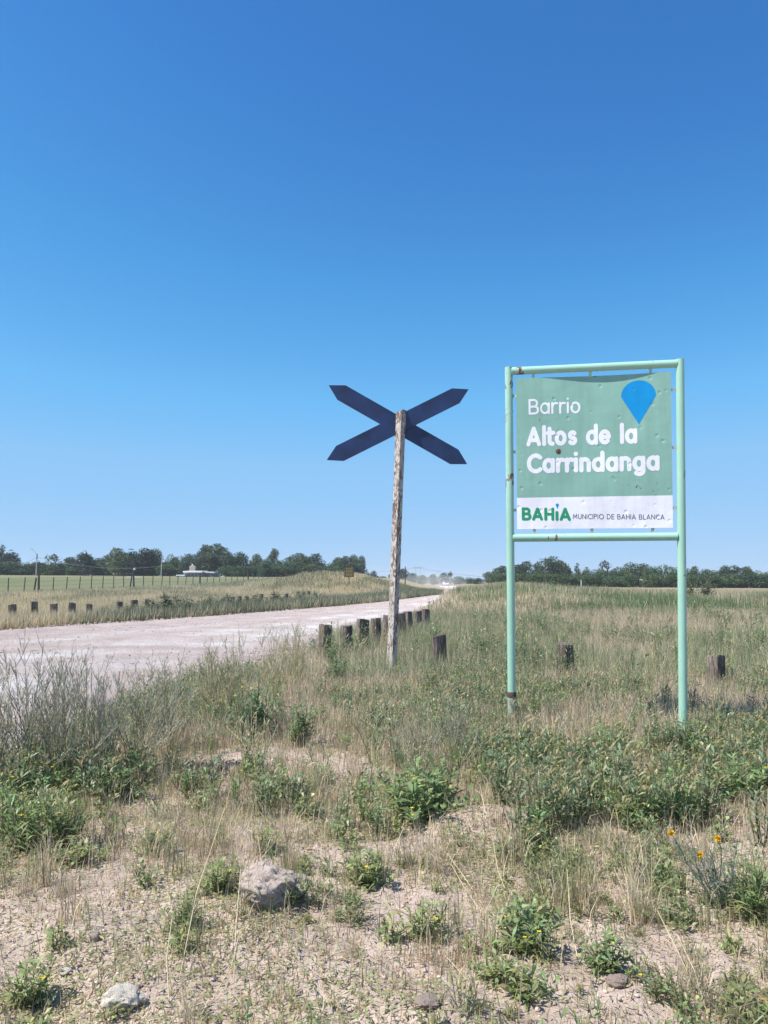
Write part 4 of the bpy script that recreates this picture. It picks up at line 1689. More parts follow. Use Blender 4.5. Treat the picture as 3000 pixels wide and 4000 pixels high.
# ------------------------------------------------------------------ trees of the far lines
def crown(seed, kind):
    r_ = np.random.default_rng(seed)
    vg = Veg()
    lob = []
    if kind == 'round':        # eucalyptus: separate puffs on an upright body
        n = 13
        for k in range(n):
            zc = 0.22 + 0.66 * (k + r_.random()) / n
            R = 0.30 * math.sin(math.pi * min(1, 0.25 + 0.8 * zc)) + 0.04
            a_ = r_.random() * 6.28
            lob.append((math.cos(a_) * R * 0.8, math.sin(a_) * R * 0.8, zc, 0.17 + 0.06 * r_.random(), 0.14 + 0.04 * r_.random()))
        lob += [(0.02, 0, 0.86, 0.15, 0.13), (0, 0, 0.35, 0.3, 0.22)]
    elif kind == 'pine':
        for k in range(13):
            zc = 0.16 + 0.7 * k / 13
            R = 0.34 * (1.05 - zc)
            for a_ in (r_.random() * 6.28, r_.random() * 6.28):
                lob.append((math.cos(a_) * R, math.sin(a_) * R, zc + r_.normal(0, 0.03), 0.16, 0.085))
        lob += [(0, 0, 0.9, 0.07, 0.09), (0, 0, 0.4, 0.26, 0.2)]
    elif kind == 'dome':
        for k in range(15):
            a_, zc = r_.random() * 6.28, 0.15 + 0.62 * r_.random()
            R = 0.40 * math.sqrt(max(0.05, 1 - (zc - 0.2) ** 2 * 1.6))
            lob.append((math.cos(a_) * R * 0.75, math.sin(a_) * R * 0.75, zc, 0.2, 0.17))
        lob += [(0, 0, 0.8, 0.2, 0.17), (0, 0, 0.4, 0.36, 0.3)]
    elif kind == 'cone':
        for k in range(12):
            zc = 0.06 + 0.86 * k / 12
            R = 0.19 * (1 - zc) + 0.02
            a_ = r_.random() * 6.28
            lob.append((math.cos(a_) * R * 0.6, math.sin(a_) * R * 0.6, zc, R + 0.03, 0.09))
    else:                      # wispy
        for k in range(9):
            a_, zc = r_.random() * 6.28, 0.35 + 0.6 * r_.random()
            R = 0.24 * r_.random()
            lob.append((math.cos(a_) * R, math.sin(a_) * R, zc, 0.09, 0.11))
    tot = {'round': 3600, 'pine': 3600, 'dome': 4000, 'cone': 1600, 'wispy': 900}[kind]
    wts = np.array([l[3] ** 2 for l in lob])
    cnt = np.maximum(20, (tot * wts / wts.sum()).astype(int))
    base = {'round': (0.085, 0.122, 0.072), 'pine': (0.044, 0.068, 0.054), 'dome': (0.082, 0.132, 0.062), 'cone': (0.048, 0.075, 0.054), 'wispy': (0.10, 0.12, 0.08)}[kind]
    for (cx, cy, cz, rx, rz_), n in zip(lob, cnt):
        v = unit(r_.normal(0, 1, (n, 3)))
        rad = (0.55 + 0.5 * r_.random(n))[:, None]
        p = np.array((cx, cy, cz)) + v * rad * np.array((rx, rx, rz_))
        d = unit(v + r_.normal(0, 0.7, (n, 3)))
        tone = 1 + r_.normal(0, 0.10)
        leaves(vg, p, d, 0.060 * (0.6 + 0.8 * r_.random(n)), 0.036 * (0.6 + 0.8 * r_.random(n)), jit_col(np.array(base) * tone, n, r_, 0.2, 0.1), r_, 0.3)
    return vg.mesh('crown')


def trunk_mesh(kind, seed):
    r_ = np.random.default_rng(seed)
    m = MB()
    top = {'round': 0.7, 'pine': 0.9, 'dome': 0.55, 'cone': 0.9, 'wispy': 0.85}[kind]
    m.tube([(0, 0, -0.06), (0.01, 0, 0.2), (0.015, 0.01, top * 0.6), (0, 0.02, top)], [0.028, 0.022, 0.014, 0.005], 7)
    for k in range(6):
        a_ = r_.random() * 6.28
        z0 = top * (0.3 + 0.5 * r_.random())
        R = 0.12 + 0.14 * r_.random()
        m.tube([(0.01, 0.01, z0), (math.cos(a_) * R * 0.6, math.sin(a_) * R * 0.6, z0 + 0.08), (math.cos(a_) * R, math.sin(a_) * R, z0 + 0.18)], [0.01, 0.007, 0.003], 5)
    return m.mesh('trunk')


CR = {}
for kd in ('round', 'pine', 'dome', 'cone', 'wispy'):
    CR[kd] = [(crown(100 + 7 * k + len(kd), kd), trunk_mesh(kd, 5 + k)) for k in range(3)]
KNAME = {'round': ('eucalyptus_tree', 'grey green eucalyptus'), 'pine': ('pine_tree', 'dark spreading pine'), 'dome': ('broadleaf_tree', 'rounded green tree'),
         'cone': ('cypress_tree', 'narrow dark conical tree'), 'wispy': ('sparse_tree', 'thin wispy tree')}
tree_no = {}


def tree(px, ytop, wpx, kind, Y, where, group, sink=0.4, label=None):
    p = at(px / S, ytop / S, Y)
    z = hz(p[0], Y) - sink
    H_ = max(1.2, p[2] - z)
    W_ = wpx / 2990.0 * Y
    nm, desc = KNAME[kind]
    k = tree_no.get((where, kind), 0)
    tree_no[(where, kind)] = k + 1
    v = int(rng.integers(0, 3))
    e = empty(nm, (p[0], Y, z), rng.random() * 6.28)
    base_w = {'round': 0.80, 'pine': 0.80, 'dome': 1.0, 'cone': 0.42, 'wispy': 0.5}[kind]
    e.scale = (W_ / base_w, W_ / base_w, H_ / 1.0)
    TREES.append((e, px, desc, where, label))
    tag(e, 'x', 'tree', group)
    link('crown', CR[kind][v][0], M['tree_leaf'], e)
    link('trunk', CR[kind][v][1], M['trunk'], e)
    return e


TREES = []
LEFT = [(-30, 2150, 90, 'round'), (12, 2136, 40, 'wispy'), (42, 2148, 80, 'pine'), (20, 2190, 110, 'dome'), (75, 2205, 70, 'dome'), (110, 2192, 26, 'cone'),
        (150, 2188, 60, 'pine'), (188, 2190, 70, 'dome'), (220, 2164, 50, 'wispy'), (235, 2192, 80, 'dome'), (278, 2176, 70, 'round'), (333, 2150, 85, 'pine'),
        (300, 2205, 60, 'dome'), (385, 2180, 70, 'round'), (430, 2163, 70, 'round'), (464, 2142, 70, 'round'), (512, 2144, 90, 'pine'), (480, 2190, 90, 'pine'),
        (565, 2138, 110, 'pine'), (612, 2148, 80, 'round'), (590, 2180, 120, 'pine'), (668, 2162, 60, 'dome'), (705, 2170, 70, 'dome'), (735, 2165, 60, 'round'), (772, 2170, 70, 'dome'),
        (802, 2128, 70, 'round'), (852, 2124, 90, 'round'), (825, 2160, 110, 'round'), (895, 2160, 70, 'round'), (935, 2160, 80, 'round'), (975, 2188, 70, 'dome'),
        (1000, 2167, 60, 'round'), (1035, 2182, 60, 'dome'), (1070, 2143, 46, 'round'), (1060, 2195, 80, 'dome'), (1105, 2186, 70, 'dome'), (1140, 2172, 66, 'round'), (1172, 2162, 70, 'round'),
        (1200, 2175, 50, 'round'), (1228, 2164, 64, 'round'), (1262, 2186, 56, 'dome'), (1292, 2196, 46, 'dome'), (1322, 2177, 60, 'round'), (1348, 2172, 60, 'round'), (1385, 2170, 56, 'round'),
        (1415, 2174, 44, 'round')]
for px, yt, w, kd in LEFT:
    tree(px, yt, w * 1.2, kd, 232 + rng.normal(0, 7), 'left', 'trees of the left tree line')
for k in range(26):                                   # lower row that closes the gaps
    px = -20 + 56 * k + rng.normal(0, 10)
    if px > 1410 or 690 < px < 850:
        continue
    tree(px, 2196 + 16 * rng.random(), 100, 'dome', 226 + rng.normal(0, 3), 'leftlow', 'undergrowth trees of the left tree line')
CENT = [(1462, 2226, 30, 'cone'), (1445, 2238, 36, 'dome'), (1492, 2250, 40, 'dome'), (1575, 2222, 56, 'round'), (1540, 2238, 50, 'dome'), (1612, 2237, 54, 'dome'), (1650, 2244, 50, 'dome'),
        (1692, 2244, 44, 'round'), (1735, 2239, 50, 'round'), (1762, 2234, 24, 'wispy'), (1790, 2250, 60, 'dome'), (1830, 2254, 60, 'dome'), (1868, 2256, 50, 'dome'), (1908, 2233, 56, 'round')]
for px, yt, w, kd in CENT:
    tree(px, yt, w, kd, 345 + rng.normal(0, 12), 'centre', 'small far trees beyond the road', 0.2)
RIGHT = [(1960, 2210, 70, 'round'), (2020, 2206, 70, 'round'), (2052, 2194, 60, 'round'), (2080, 2226, 60, 'dome'), (2098, 2197, 50, 'round'), (2150, 2178, 90, 'round'), (2185, 2190, 70, 'round'),
         (2205, 2200, 50, 'round'), (2232, 2234, 60, 'dome'), (2258, 2205, 24, 'wispy'), (2290, 2214, 60, 'dome'), (2345, 2216, 70, 'dome'), (2375, 2188, 40, 'wispy'), (2418, 2212, 80, 'dome'),
         (2460, 2193, 70, 'dome'), (2505, 2203, 70, 'round'), (2545, 2208, 70, 'dome'), (2592, 2204, 80, 'dome'), (2640, 2214, 70, 'dome'), (2690, 2218, 60, 'dome'), (2712, 2213, 40, 'round'),
         (2758, 2219, 80, 'dome'), (2800, 2226, 70, 'dome'), (2835, 2212, 60, 'round'), (2872, 2212, 70, 'round'), (2918, 2213, 60, 'round'), (2960, 2226, 60, 'dome'), (3000, 2230, 60, 'dome'), (3040, 2222, 70, 'round')]
for px, yt, w, kd in RIGHT:
    tree(px, yt, w * 1.2, kd, 205 + rng.normal(0, 8), 'right', 'trees of the right tree line')
for k in range(23):
    px = 1950 + 50 * k + rng.normal(0, 8)
    if 2462 < px < 2532:
        continue
    tree(px, 2234 + 10 * rng.random(), 100, 'dome', 182 + rng.normal(0, 4), 'rightlow', 'thicket below the right tree line')
ONES = ['', 'first', 'second', 'third', 'fourth', 'fifth', 'sixth', 'seventh', 'eighth', 'ninth', 'tenth', 'eleventh', 'twelfth', 'thirteenth', 'fourteenth',
        'fifteenth', 'sixteenth', 'seventeenth', 'eighteenth', 'nineteenth']


def ordinal(n):
    if n < 20:
        return ONES[n]
    t = ['', '', 'twenty', 'thirty', 'forty', 'fifty'][n // 10]
    return (t[:-1] + 'ieth') if n % 10 == 0 else t + ' ' + ONES[n % 10]


WH = {'left': 'tall left tree line', 'leftlow': 'low row before left trees', 'centre': 'horizon right of cross post',
      'right': 'tree line behind green sign', 'rightlow': 'low thicket before right trees'}
for wh in WH:
    lst = sorted([t for t in TREES if t[3] == wh], key=lambda t: t[1])
    cnt_ = {}
    tot_ = {}
    for t in lst:
        tot_[t[2]] = tot_.get(t[2], 0) + 1
    for t in lst:
        cnt_[t[2]] = cnt_.get(t[2], 0) + 1
        t[0]['label'] = ('only %s in the %s' % (t[2], WH[wh])) if tot_[t[2]] == 1 else '%s, %s such from left in %s' % (t[2], ordinal(cnt_[t[2]]), WH[wh])

# ------------------------------------------------------------------ stones
def stone_mesh(seed, n=3, rough=0.25, pits=0.0, squash=(1, 1, 0.75)):
    import bmesh
    bm = bmesh.new()
    bmesh.ops.create_icosphere(bm, subdivisions=n, radius=1.0)
    r_ = np.random.default_rng(seed)
    ks = r_.normal(0, 1, (7, 3))
    co = np.array([v.co for v in bm.verts])
    f = np.zeros(len(co))
    for k in range(7):
        f += np.abs(np.sin(co @ ks[k] * (1.1 + 0.35 * k) + k)) / (1 + 0.5 * k)
    f = (f - f.mean()) / (np.abs(f).max() + 1e-6)
    rad = 1 + rough * f
    # broken flat faces
    for k in range(6):
        d = unit(r_.normal(0, 1, 3))
        lim = 0.72 + 0.12 * r_.random()
        dd = (co * rad[:, None]) @ d
        rad = np.where(dd > lim, rad * lim / np.maximum(dd, 1e-3), rad)
    if n >= 4:
        from mathutils import noise as mn, Vector
        so = Vector((seed * 1.7, seed * 0.3, 0))
        for i in range(len(co)):
            v = Vector(co[i])
            rad[i] += 0.16 * mn.fractal(v * 2.2 + so, 0.9, 2.1, 5) + 0.07 * (1 - abs(mn.noise(v * 4.5 + so)) * 2)
    if pits:
        c = unit(r_.normal(0, 1, (110, 3)))
        for k in range(110):
            ang = np.linalg.norm(co - c[k], axis=1)
            s = 0.035 + 0.07 * r_.random() ** 2
            rad -= pits * s * np.exp(-(ang / s) ** 2)
    co = co * rad[:, None] * np.array(squash)
    for v, p in zip(bm.verts, co):
        v.co = p
    me = bpy.data.meshes.new('stone')
    bm.to_mesh(me)
    bm.free()
    me.polygons.foreach_set('use_smooth', np.ones(len(me.polygons), bool))
    try:
        me.set_sharp_from_angle(angle=math.radians(38))
    except Exception:
        pass
    return me


def stone(px, py, wpx, me, mat, label, squash=1.0, sink=0.35, rz=0.0, name='stone', group=None):
    x, y = gnd(px, py)
    z = hz(x, y)
    s = wpx * S / 3022 * math.hypot(y, EYE) / 2
    o = link(name, me.copy(), mat, None, (x, y, z + s * squash * (0.7 - sink)))
    o.scale = (s, s, s * squash)
    o.rotation_euler = (0.1, 0.15, rz)
    tag(o, label, 'stone', group)
    return o


stone(583, 1962, 124, stone_mesh(21, 5, 0.34, 0.95, (1.0, 0.85, 0.86)), M['limestone'], 'large pitted grey limestone rock lying in the foreground weeds', 0.72, 0.12, 0.5, 'rock')
stone(640, 1925, 52, stone_mesh(29, 4, 0.3, 0.3), M['limestone'], 'smaller shaded grey rock leaning behind the large pitted rock', 0.9, 0.2, 1.5, 'rock')
stone(258, 2172, 66, stone_mesh(33, 4, 0.4, 0.1, (1, 0.8, 0.65)), M['chalk'], 'white chalky stone on bare soil at the bottom left', 0.95, 0.2, 0.3)
stone(298, 2163, 36, stone_mesh(35, 4, 0.4, 0.1, (1, 0.8, 0.6)), M['chalk'], 'small white stone touching the right of the chalky stone', 0.8, 0.3, 1.3)
stone(142, 2093, 24, stone_mesh(36, 3, 0.3, 0.1), M['chalk'], 'tiny white pebble left of centre at the bottom left soil', 0.7, 0.2)
stone(204, 2034, 22, stone_mesh(37, 3, 0.3), M['limestone'], 'small dark grey pebble standing on soil at lower left', 1.2, 0.1)
stone(1338, 2142, 48, stone_mesh(38, 4, 0.3, 0.1, (1, 0.7, 0.6)), M['clod'], 'pinkish half buried stone at the bottom right', 0.75, 0.35, 0.4)
stone(1395, 2130, 22, stone_mesh(39, 3, 0.3), M['chalk'], 'tiny white pebble right of the pinkish half buried stone', 0.6, 0.2)
stone(925, 2212, 50, stone_mesh(41, 4, 0.3, 0.15, (1, 0.8, 0.5)), M['clod'], 'crusted earth clod at the bottom edge of the picture', 0.8, 0.3, 0.7, 'earth_clod')
stone(1565, 1925, 70, stone_mesh(43, 4, 0.3, 0.15, (1, 0.8, 0.6)), M['clod'], 'pale clod of earth behind the grey herb at right', 0.7, 0.35, 0.7, 'earth_clod')
stone(868, 1795, 14, stone_mesh(45, 3, 0.25), M['chalk'], 'tiny whitish pebble at the foot of the central weed', 0.8, 0.1)

# gravel on the road and crumbs of soil (nobody could count them)
r_ = np.random.default_rng(11)
ico = stone_mesh(50, 1, 0.25)
IV = np.array([v.co for v in ico.vertices])
IT = np.array([p.vertices[:] for p in ico.polygons])


def scatter_stones(name, x, y, z, s, cols, label):
    n = len(x)
    rot = r_.random(n) * 6.28
    c, sn = np.cos(rot), np.sin(rot)
    V = np.empty((n, len(IV), 3), np.float32)
    V[:, :, 0] = (IV[:, 0][None] * c[:, None] - IV[:, 1][None] * sn[:, None]) * s[:, None] + x[:, None]
    V[:, :, 1] = (IV[:, 0][None] * sn[:, None] + IV[:, 1][None] * c[:, None]) * s[:, None] + y[:, None]
    V[:, :, 2] = IV[:, 2][None] * s[:, None] * 0.75 + z[:, None]
    T = (np.arange(n)[:, None, None] * len(IV) + IT[None]).reshape(-1, 3)
    o = link(name, mesh_np(name, V.reshape(-1, 3), T, np.repeat(cols, len(IV), 0)), M['pebble'])
    tag(o, label, None, None, 'stuff')
    return o


x = r_.uniform(-16, 6, 60000)
y = r_.uniform(6, 55, 60000)
rd = road_dist(x, y)
keep = (rd < 0.25) & (r_.random(60000) < np.clip(1.2 - y / 60, 0.15, 1) * (0.16 + 0.9 * np.exp(-np.abs(rd + 0.2) / 0.5) + 0.45 * sm(fbm(x * .4, y * .4), .5, .7)))
x, y, rd = x[keep][:9000], y[keep][:9000], rd[keep][:9000]
s = 0.008 + 0.022 * r_.random(len(x)) ** 3 + 0.035 * (np.abs(rd) < 0.3) * r_.random(len(x)) ** 2
scatter_stones('road_gravel', x, y, 0.01 + s * 0.2 + np.where(rd > 0, 0.01, 0.0), s, jit_col((0.52, 0.45, 0.42), len(x), r_, 0.18, 0.03), 'loose gravel strewn over the pale road and its edges')
x = r_.uniform(-3.2, 3.8, 16000)
y = 2.3 + 6.5 * r_.random(16000) ** 1.5
keep = (road_dist(x, y) > 0.1) & (np.abs(x) < 0.62 * y + 0.3) & (r_.random(16000) < 0.2 + 0.9 * sm(fbm(x * 1.4, y * 1.4), 0.45, 0.65))
x, y = x[keep], y[keep]
s = 0.0035 + 0.012 * r_.random(len(x)) ** 4
scatter_stones('soil_crumbs', x, y, height(x, y) + s * 0.3, s, jit_col((0.50, 0.39, 0.33), len(x), r_, 0.18, 0.05), 'small crumbs of dry earth over the foreground soil')

# ash of a small burnt patch
ax_, ay_ = gnd(430, 1672)
n = 1500
a_ = r_.random(n) * 6.28
rr = np.sqrt(r_.random(n)) * (0.8 + 0.35 * np.sin(3 * a_))
x, y = ax_ + np.cos(a_) * rr * 0.34, ay_ + np.sin(a_) * rr * 0.42
vg = Veg()
p = np.stack([x, y, height(x, y) + 0.012 + 0.03 * r_.random(n)], 1)
d = np.stack([np.cos(a_ * 7), np.sin(a_ * 7), r_.normal(0, 0.35, n)], 1)
leaves(vg, p, d, 0.03 + 0.07 * r_.random(n), 0.008 + 0.012 * r_.random(n), jit_col((0.05, 0.048, 0.055), n, r_, 0.4, 0.05), r_, 0.1)
o = link('burnt_litter', vg.mesh('burnt_litter'), M['stem'])
tag(o, 'patch of charred black litter on bare soil left of centre', None, None, 'stuff')

# ------------------------------------------------------------------ individual weeds of the foreground
WEED = [weed(200, 30, 0.36, 1.1, 0.085, 0.018, 14, GREEN, 5, 0.06),          # 0 lush
        weed(201, 24, 0.30, 1.1, 0.075, 0.015, 12, GREEN, 3, 0.12),          # 1
        weed(202, 24, 0.22, 1.3, 0.058, 0.011, 13, GREEN2, 1, 0.16),         # 2 low, light green
        weed(203, 30, 0.42, 0.8, 0.060, 0.010, 16, (0.20, 0.285, 0.14), 3, 0.05),      # 3 upright bushy
        weed(204, 16, 0.16, 1.4, 0.070, 0.014, 10, GREEN2, 0, 0.16),          # 4 rosette
        weed(205, 34, 0.36, 0.8, 0.085, 0.009, 11, (0.26, 0.34, 0.135), 1, 0.16)]   # 5 grassy
WPARTS = [as_parts(w) for w in WEED]
TWIG = [twiggy(300, 30, 1.0, 0.85, 13, 5, 190, 1.5, (0.36, 0.33, 0.26)), twiggy(301, 24, 0.95, 0.7, 12, 5, 150, 1.5, (0.36, 0.33, 0.26)), twiggy(302, 16, 0.9, 0.5, 11, 6, 60, 1.4, (0.46, 0.39, 0.26))]
TPARTS = [as_parts(t, ('stems', 'pods_and_leaves', 'flowers')) for t in TWIG]
W_LIST = [
    (885, 1778, 0, 1.20, 'large lush dark green weed at centre before the burrow mound'),
    (940, 1755, 0, 1.05, 'leafy weed joined to the right side of the large central weed'),
    (535, 1598, 3, 1.55, 'dense dark green bushy weed left of centre near the road'),
    (555, 1585, 3, 1.45, 'second dense bushy weed just behind the dark bushy weed near the road'),
    (650, 1608, 3, 1.25, 'slender green weed standing right of the dense bushy weed'),
    (60, 1838, 5, 1.15, 'grassy green clump at the left edge of the picture'),
    (130, 1842, 5, 1.05, 'grassy green clump right beside the left edge clump'),
    (160, 1870, 4, 0.9, 'small broad leaved rosette below the left grassy clumps'),
    (250, 1725, 1, 0.95, 'green weed at the right foot of the tall grey shrubs'),
    (600, 1722, 1, 1.0, 'green weed right of the charred patch'),
    (545, 1690, 1, 0.8, 'small green weed touching the charred patch from the right'),
    (690, 1700, 1, 0.75, 'narrow green weed between the charred patch and the central weed'),
    (1190, 1632, 1, 0.95, 'green weed right of the left sign post foot'),
    (1092, 1662, 1, 0.75, 'green weed at the very foot of the left sign post'),
    (1475, 1655, 3, 1.05, 'dark bushy weed hiding the foot of the right sign post'),
    (1440, 1650, 3, 0.8, 'dark bushy weed left of the right sign post foot'),
    (1130, 2052, 0, 0.72, 'dark green weed casting shade at lower right centre'),
    (920, 2020, 2, 0.85, 'sprawling light green weed below the centre, right of the rock'),
    (795, 1918, 2, 0.95, 'bright green low weed above right of the pitted rock'),
    (1312, 2112, 1, 0.62, 'compact green weed above the pinkish half buried stone'),
    (1140, 2165, 4, 0.85, 'low broad leaved plant at the bottom right of centre'),
    (1060, 2120, 4, 0.7, 'small glossy leaved plant left of the low broad leaved plant'),
    (575, 1850, 2, 0.75, 'small yellow green weed above the pitted rock'),
    (470, 1935, 2, 0.8, 'yellowish green weed left of the pitted rock'),
    (330, 1850, 2, 0.85, 'flat yellowing weed on bare soil left of centre'),
    (655, 1880, 4, 0.5, 'tiny bright rosette up right of the pitted rock'),
    (430, 1745, 4, 0.75, 'small dark rosette below the charred patch'),
    (1300, 1650, 1, 1.0, 'green weed between the sign posts near the straw heap'),
    (1590, 1740, 0, 1.0, 'broad green weed near the right edge of the picture'),
    (1380, 1800, 1, 0.9, 'green weed left of the yellow thistle flowers'),
    (1450, 1760, 0, 0.9, 'leafy green weed behind the yellow thistle flowers'),
    (1205, 1760, 1, 0.9, 'green weed right of the burrow mound'),
    (1150, 1850, 2, 0.9, 'pale green weed patch right of centre below the mound'),
    (1625, 1990, 5, 1.0, 'grassy weed cut by the right edge of the picture'),
    (1640, 2200, 4, 1.0, 'broad leaved plant in the bottom right corner'),
    (1430, 1905, 4, 0.8, 'broad leaved low plant under the yellow thistles'),
    (725, 1482, 3, 1.25, 'green bush growing up against the leftmost near bollard'),
    (720, 1440, 3, 1.30, 'dark green bush hiding the foot of the leftmost near bollard'),
    (1040, 1425, 3, 1.45, 'dark green bush between the squat bollard and the sign post'),
    (395, 2010, 5, 0.55, 'thin upright grassy weed left below the pitted rock'),
    (60, 2150, 2, 0.85, 'flat green weed mat at the bottom left corner'),
]
for k, (px, py, kd, sc, lab) in enumerate(W_LIST):
    x, y = gnd(px, py)
    z = hz(x, y)
    plant_thing('weed', WPARTS[kd], (x, y, z - 0.01), (sc * 1.42, sc * 1.42, sc * 1.02), rng.random() * 6.28, lab, 'weed', 'leafy weeds of the foreground')
T_LIST = [
    (130, 1705, 0, 1.10, 'tall grey twiggy shrub at left foreground with many fine stems'),
    (60, 1680, 1, 1.10, 'tall grey twiggy shrub cut by the left edge of the picture'),
    (215, 1690, 0, 0.95, 'tall twiggy shrub right of the main grey shrub'),
    (300, 1660, 1, 0.95, 'thinner twiggy shrub at the right end of the grey shrubs'),
    (-30, 1720, 0, 1.05, 'twiggy shrub mostly outside the left edge'),
    (360, 1620, 1, 0.9, 'low twiggy shrub between the grey shrubs and dense bushy weed'),
    (510, 1560, 2, 1.15, 'straw coloured seeding stalks rising behind the dense bushy weed'),
    (590, 1520, 2, 1.10, 'straw coloured seeding stalks against the pale road'),
    (450, 1570, 2, 1.0, 'straw coloured stalks left of the dense bushy weed'),
    (640, 1490, 2, 1.10, 'seeding stalks in front of the road left of the bollards'),
    (900, 1680, 1, 0.65, 'seeding stalks rising above the large central weed'),
    (985, 1650, 1, 0.65, 'seeding stalks left of the sign post above the central weed'),
]
for px, py, kd, sc, lab in T_LIST:
    x, y = gnd(px, py)
    plant_thing('twiggy_shrub', TPARTS[kd], (x, y, hz(x, y) - 0.01), sc, rng.random() * 6.28, lab, 'shrub', 'twiggy seeding shrubs')

# three yellow thistle heads on a grey wiry herb
def herb(px, py, head, lab, seed):
    x, y = gnd(px, py)
    z = hz(x, y)
    r_ = np.random.default_rng(seed)
    hx = at(head[0], head[1], y - 0.12)
    e = empty('yellow_thistle', (x, y, z))
    tag(e, lab, 'flower', 'yellow thistle flowers')
    tip = hx - np.array((x, y, z))
    st = Veg()
    p = np.zeros((1, 3))
    c = np.array([[0.22, 0.24, 0.20]])
    for k in range(5):
        q = (tip * (k + 1) / 5)[None] + (r_.normal(0, 0.012, (1, 3)) if k < 4 else 0)
        sticks(st, p, q, np.array([0.0042 - 0.0004 * k]), np.array([0.0038 - 0.0004 * k]), c)
        for b_ in range(3):
            d = unit(r_.normal(0, 1, (1, 3)) + np.array([[0, 0, 0.8]]))
            q2 = q + d * (0.05 + 0.09 * r_.random())
            sticks(st, q, q2, np.array([0.002]), np.array([0.0012]), c)
        p = q
    link('stems', st.mesh('stems'), M['stem'], e)
    fl = Veg()
    n = 60
    v = unit(r_.normal(0, 1, (n, 3)) + np.array([0, 0, 0.5]))
    leaves(fl, np.tile(tip, (n, 1)), v, np.full(n, 0.019), np.full(n, 0.008), jit_col((0.85, 0.50, 0.01), n, r_, 0.1, 0.04), r_, 0.05)
    link('flower_head', fl.mesh('flower_head'), M['petal'], e)


herb(1545, 1962, (1450, 1800), 'leftmost of the three round yellow thistle heads', 1)
herb(1560, 1960, (1550, 1812), 'rightmost and upper of the three round yellow thistle heads', 2)
herb(1552, 1970, (1512, 1847), 'lowest of the three round yellow thistle heads', 3)
gh = twiggy(310, 16, 0.42, 0.95, 8, 5, 120, 1.3, (0.20, 0.23, 0.19))
x, y = gnd(1560, 1968)
plant_thing('grey_herb', as_parts(gh, ('stems', 'leaves', 'flowers'))[:2], (x, y, hz(x, y)), 0.8, 0.4, 'grey wiry branching herb carrying the yellow thistle heads', 'herb')


# long bent straws of the foreground
def straw(pts, lab):
    P = []
    for (px, py, zz) in pts:
        x, y = gnd(px, py, zz)
        P.append((x, y, hz(x, y) * (zz == 0) + zz + 0.006))
    o0 = np.array(P[0])
    o = MB().tube([np.array(p) - o0 for p in P], [0.0024, 0.0021, 0.0014][:len(P)], 5).build('straw_stalk', M['straw_stalk'], None, False, o0)
    tag(o, lab, 'stalk', 'long dry straws in the foreground')


M['straw_stalk'] = plain('straw_stalk', (0.52, 0.42, 0.25), 0.6, 0.15, 40)
for pts, lab in [
    ([(388, 2115, 0), (425, 1930, 0.26), (485, 1750, 0.52)], 'tall leaning dry straw left of the rock, longest in the foreground'),
    ([(505, 2120, 0), (510, 2000, 0.16), (520, 1880, 0.32)], 'upright dry straw just below the pitted rock'),
    ([(455, 2165, 0), (500, 2090, 0.1), (520, 2010, 0.2)], 'dry straw leaning right at lower left of centre'),
    ([(365, 2160, 0), (360, 2070, 0.1), (372, 1985, 0.2)], 'thin dry straw upright at the lower left'),
    ([(1045, 1962, 0), (1005, 1900, 0.07), (965, 1845, 0.14)], 'thick pale straw leaning left below the mound'),
    ([(1040, 1975, 0), (1000, 1915, 0.06), (975, 1870, 0.11)], 'second pale straw beside the thick leaning straw'),
    ([(845, 1960, 0.01), (905, 1980, 0.015), (965, 1998, 0.02)], 'pale straw lying flat right of the rock'),
    ([(960, 2065, 0.01), (1000, 2110, 0.02), (1060, 2205, 0.01)], 'bent pale straw lying at the bottom centre'),
    ([(1100, 1950, 0), (1075, 1880, 0.08), (1062, 1800, 0.2)], 'straw upright right of the mound'),
    ([(1490, 2110, 0), (1455, 2040, 0.08), (1420, 1970, 0.16)], 'straw leaning left at the lower right'),
    ([(1530, 2180, 0), (1500, 2100, 0.1), (1462, 2020, 0.18)], 'straw leaning left near the bottom right corner'),
    ([(1250, 2090, 0), (1232, 1990, 0.12), (1225, 1880, 0.26)], 'upright thin straw right of the shaded weed'),
    ([(940, 1650, 0.02), (870, 1610, 0.15), (790, 1560, 0.32)], 'long dry stem arching left above the central weed'),
    ([(560, 1680, 0.02), (520, 1600, 0.2), (488, 1570, 0.30)], 'pale dry stem crossing the grey shrubs'),
]:
    straw(pts, lab)

# ------------------------------------------------------------------ ground cover that nobody could count
def cover(n, y0, y1, side=0.66, pad=0.6, power=1.0):
    """uniform over the wedge the place shows, plus a margin to both sides"""
    u = r_.random(n) ** power
    y = np.sqrt(y0 ** 2 + u * (y1 ** 2 - y0 ** 2))
    x = (r_.random(n) * 2 - 1) * (side * y + pad)
    return x, y


def gauss(x, y, px, py, r):
    gx, gy = gnd(px, py)
    return np.exp(-((x - gx) ** 2 + (y - gy) ** 2) / (r * r))


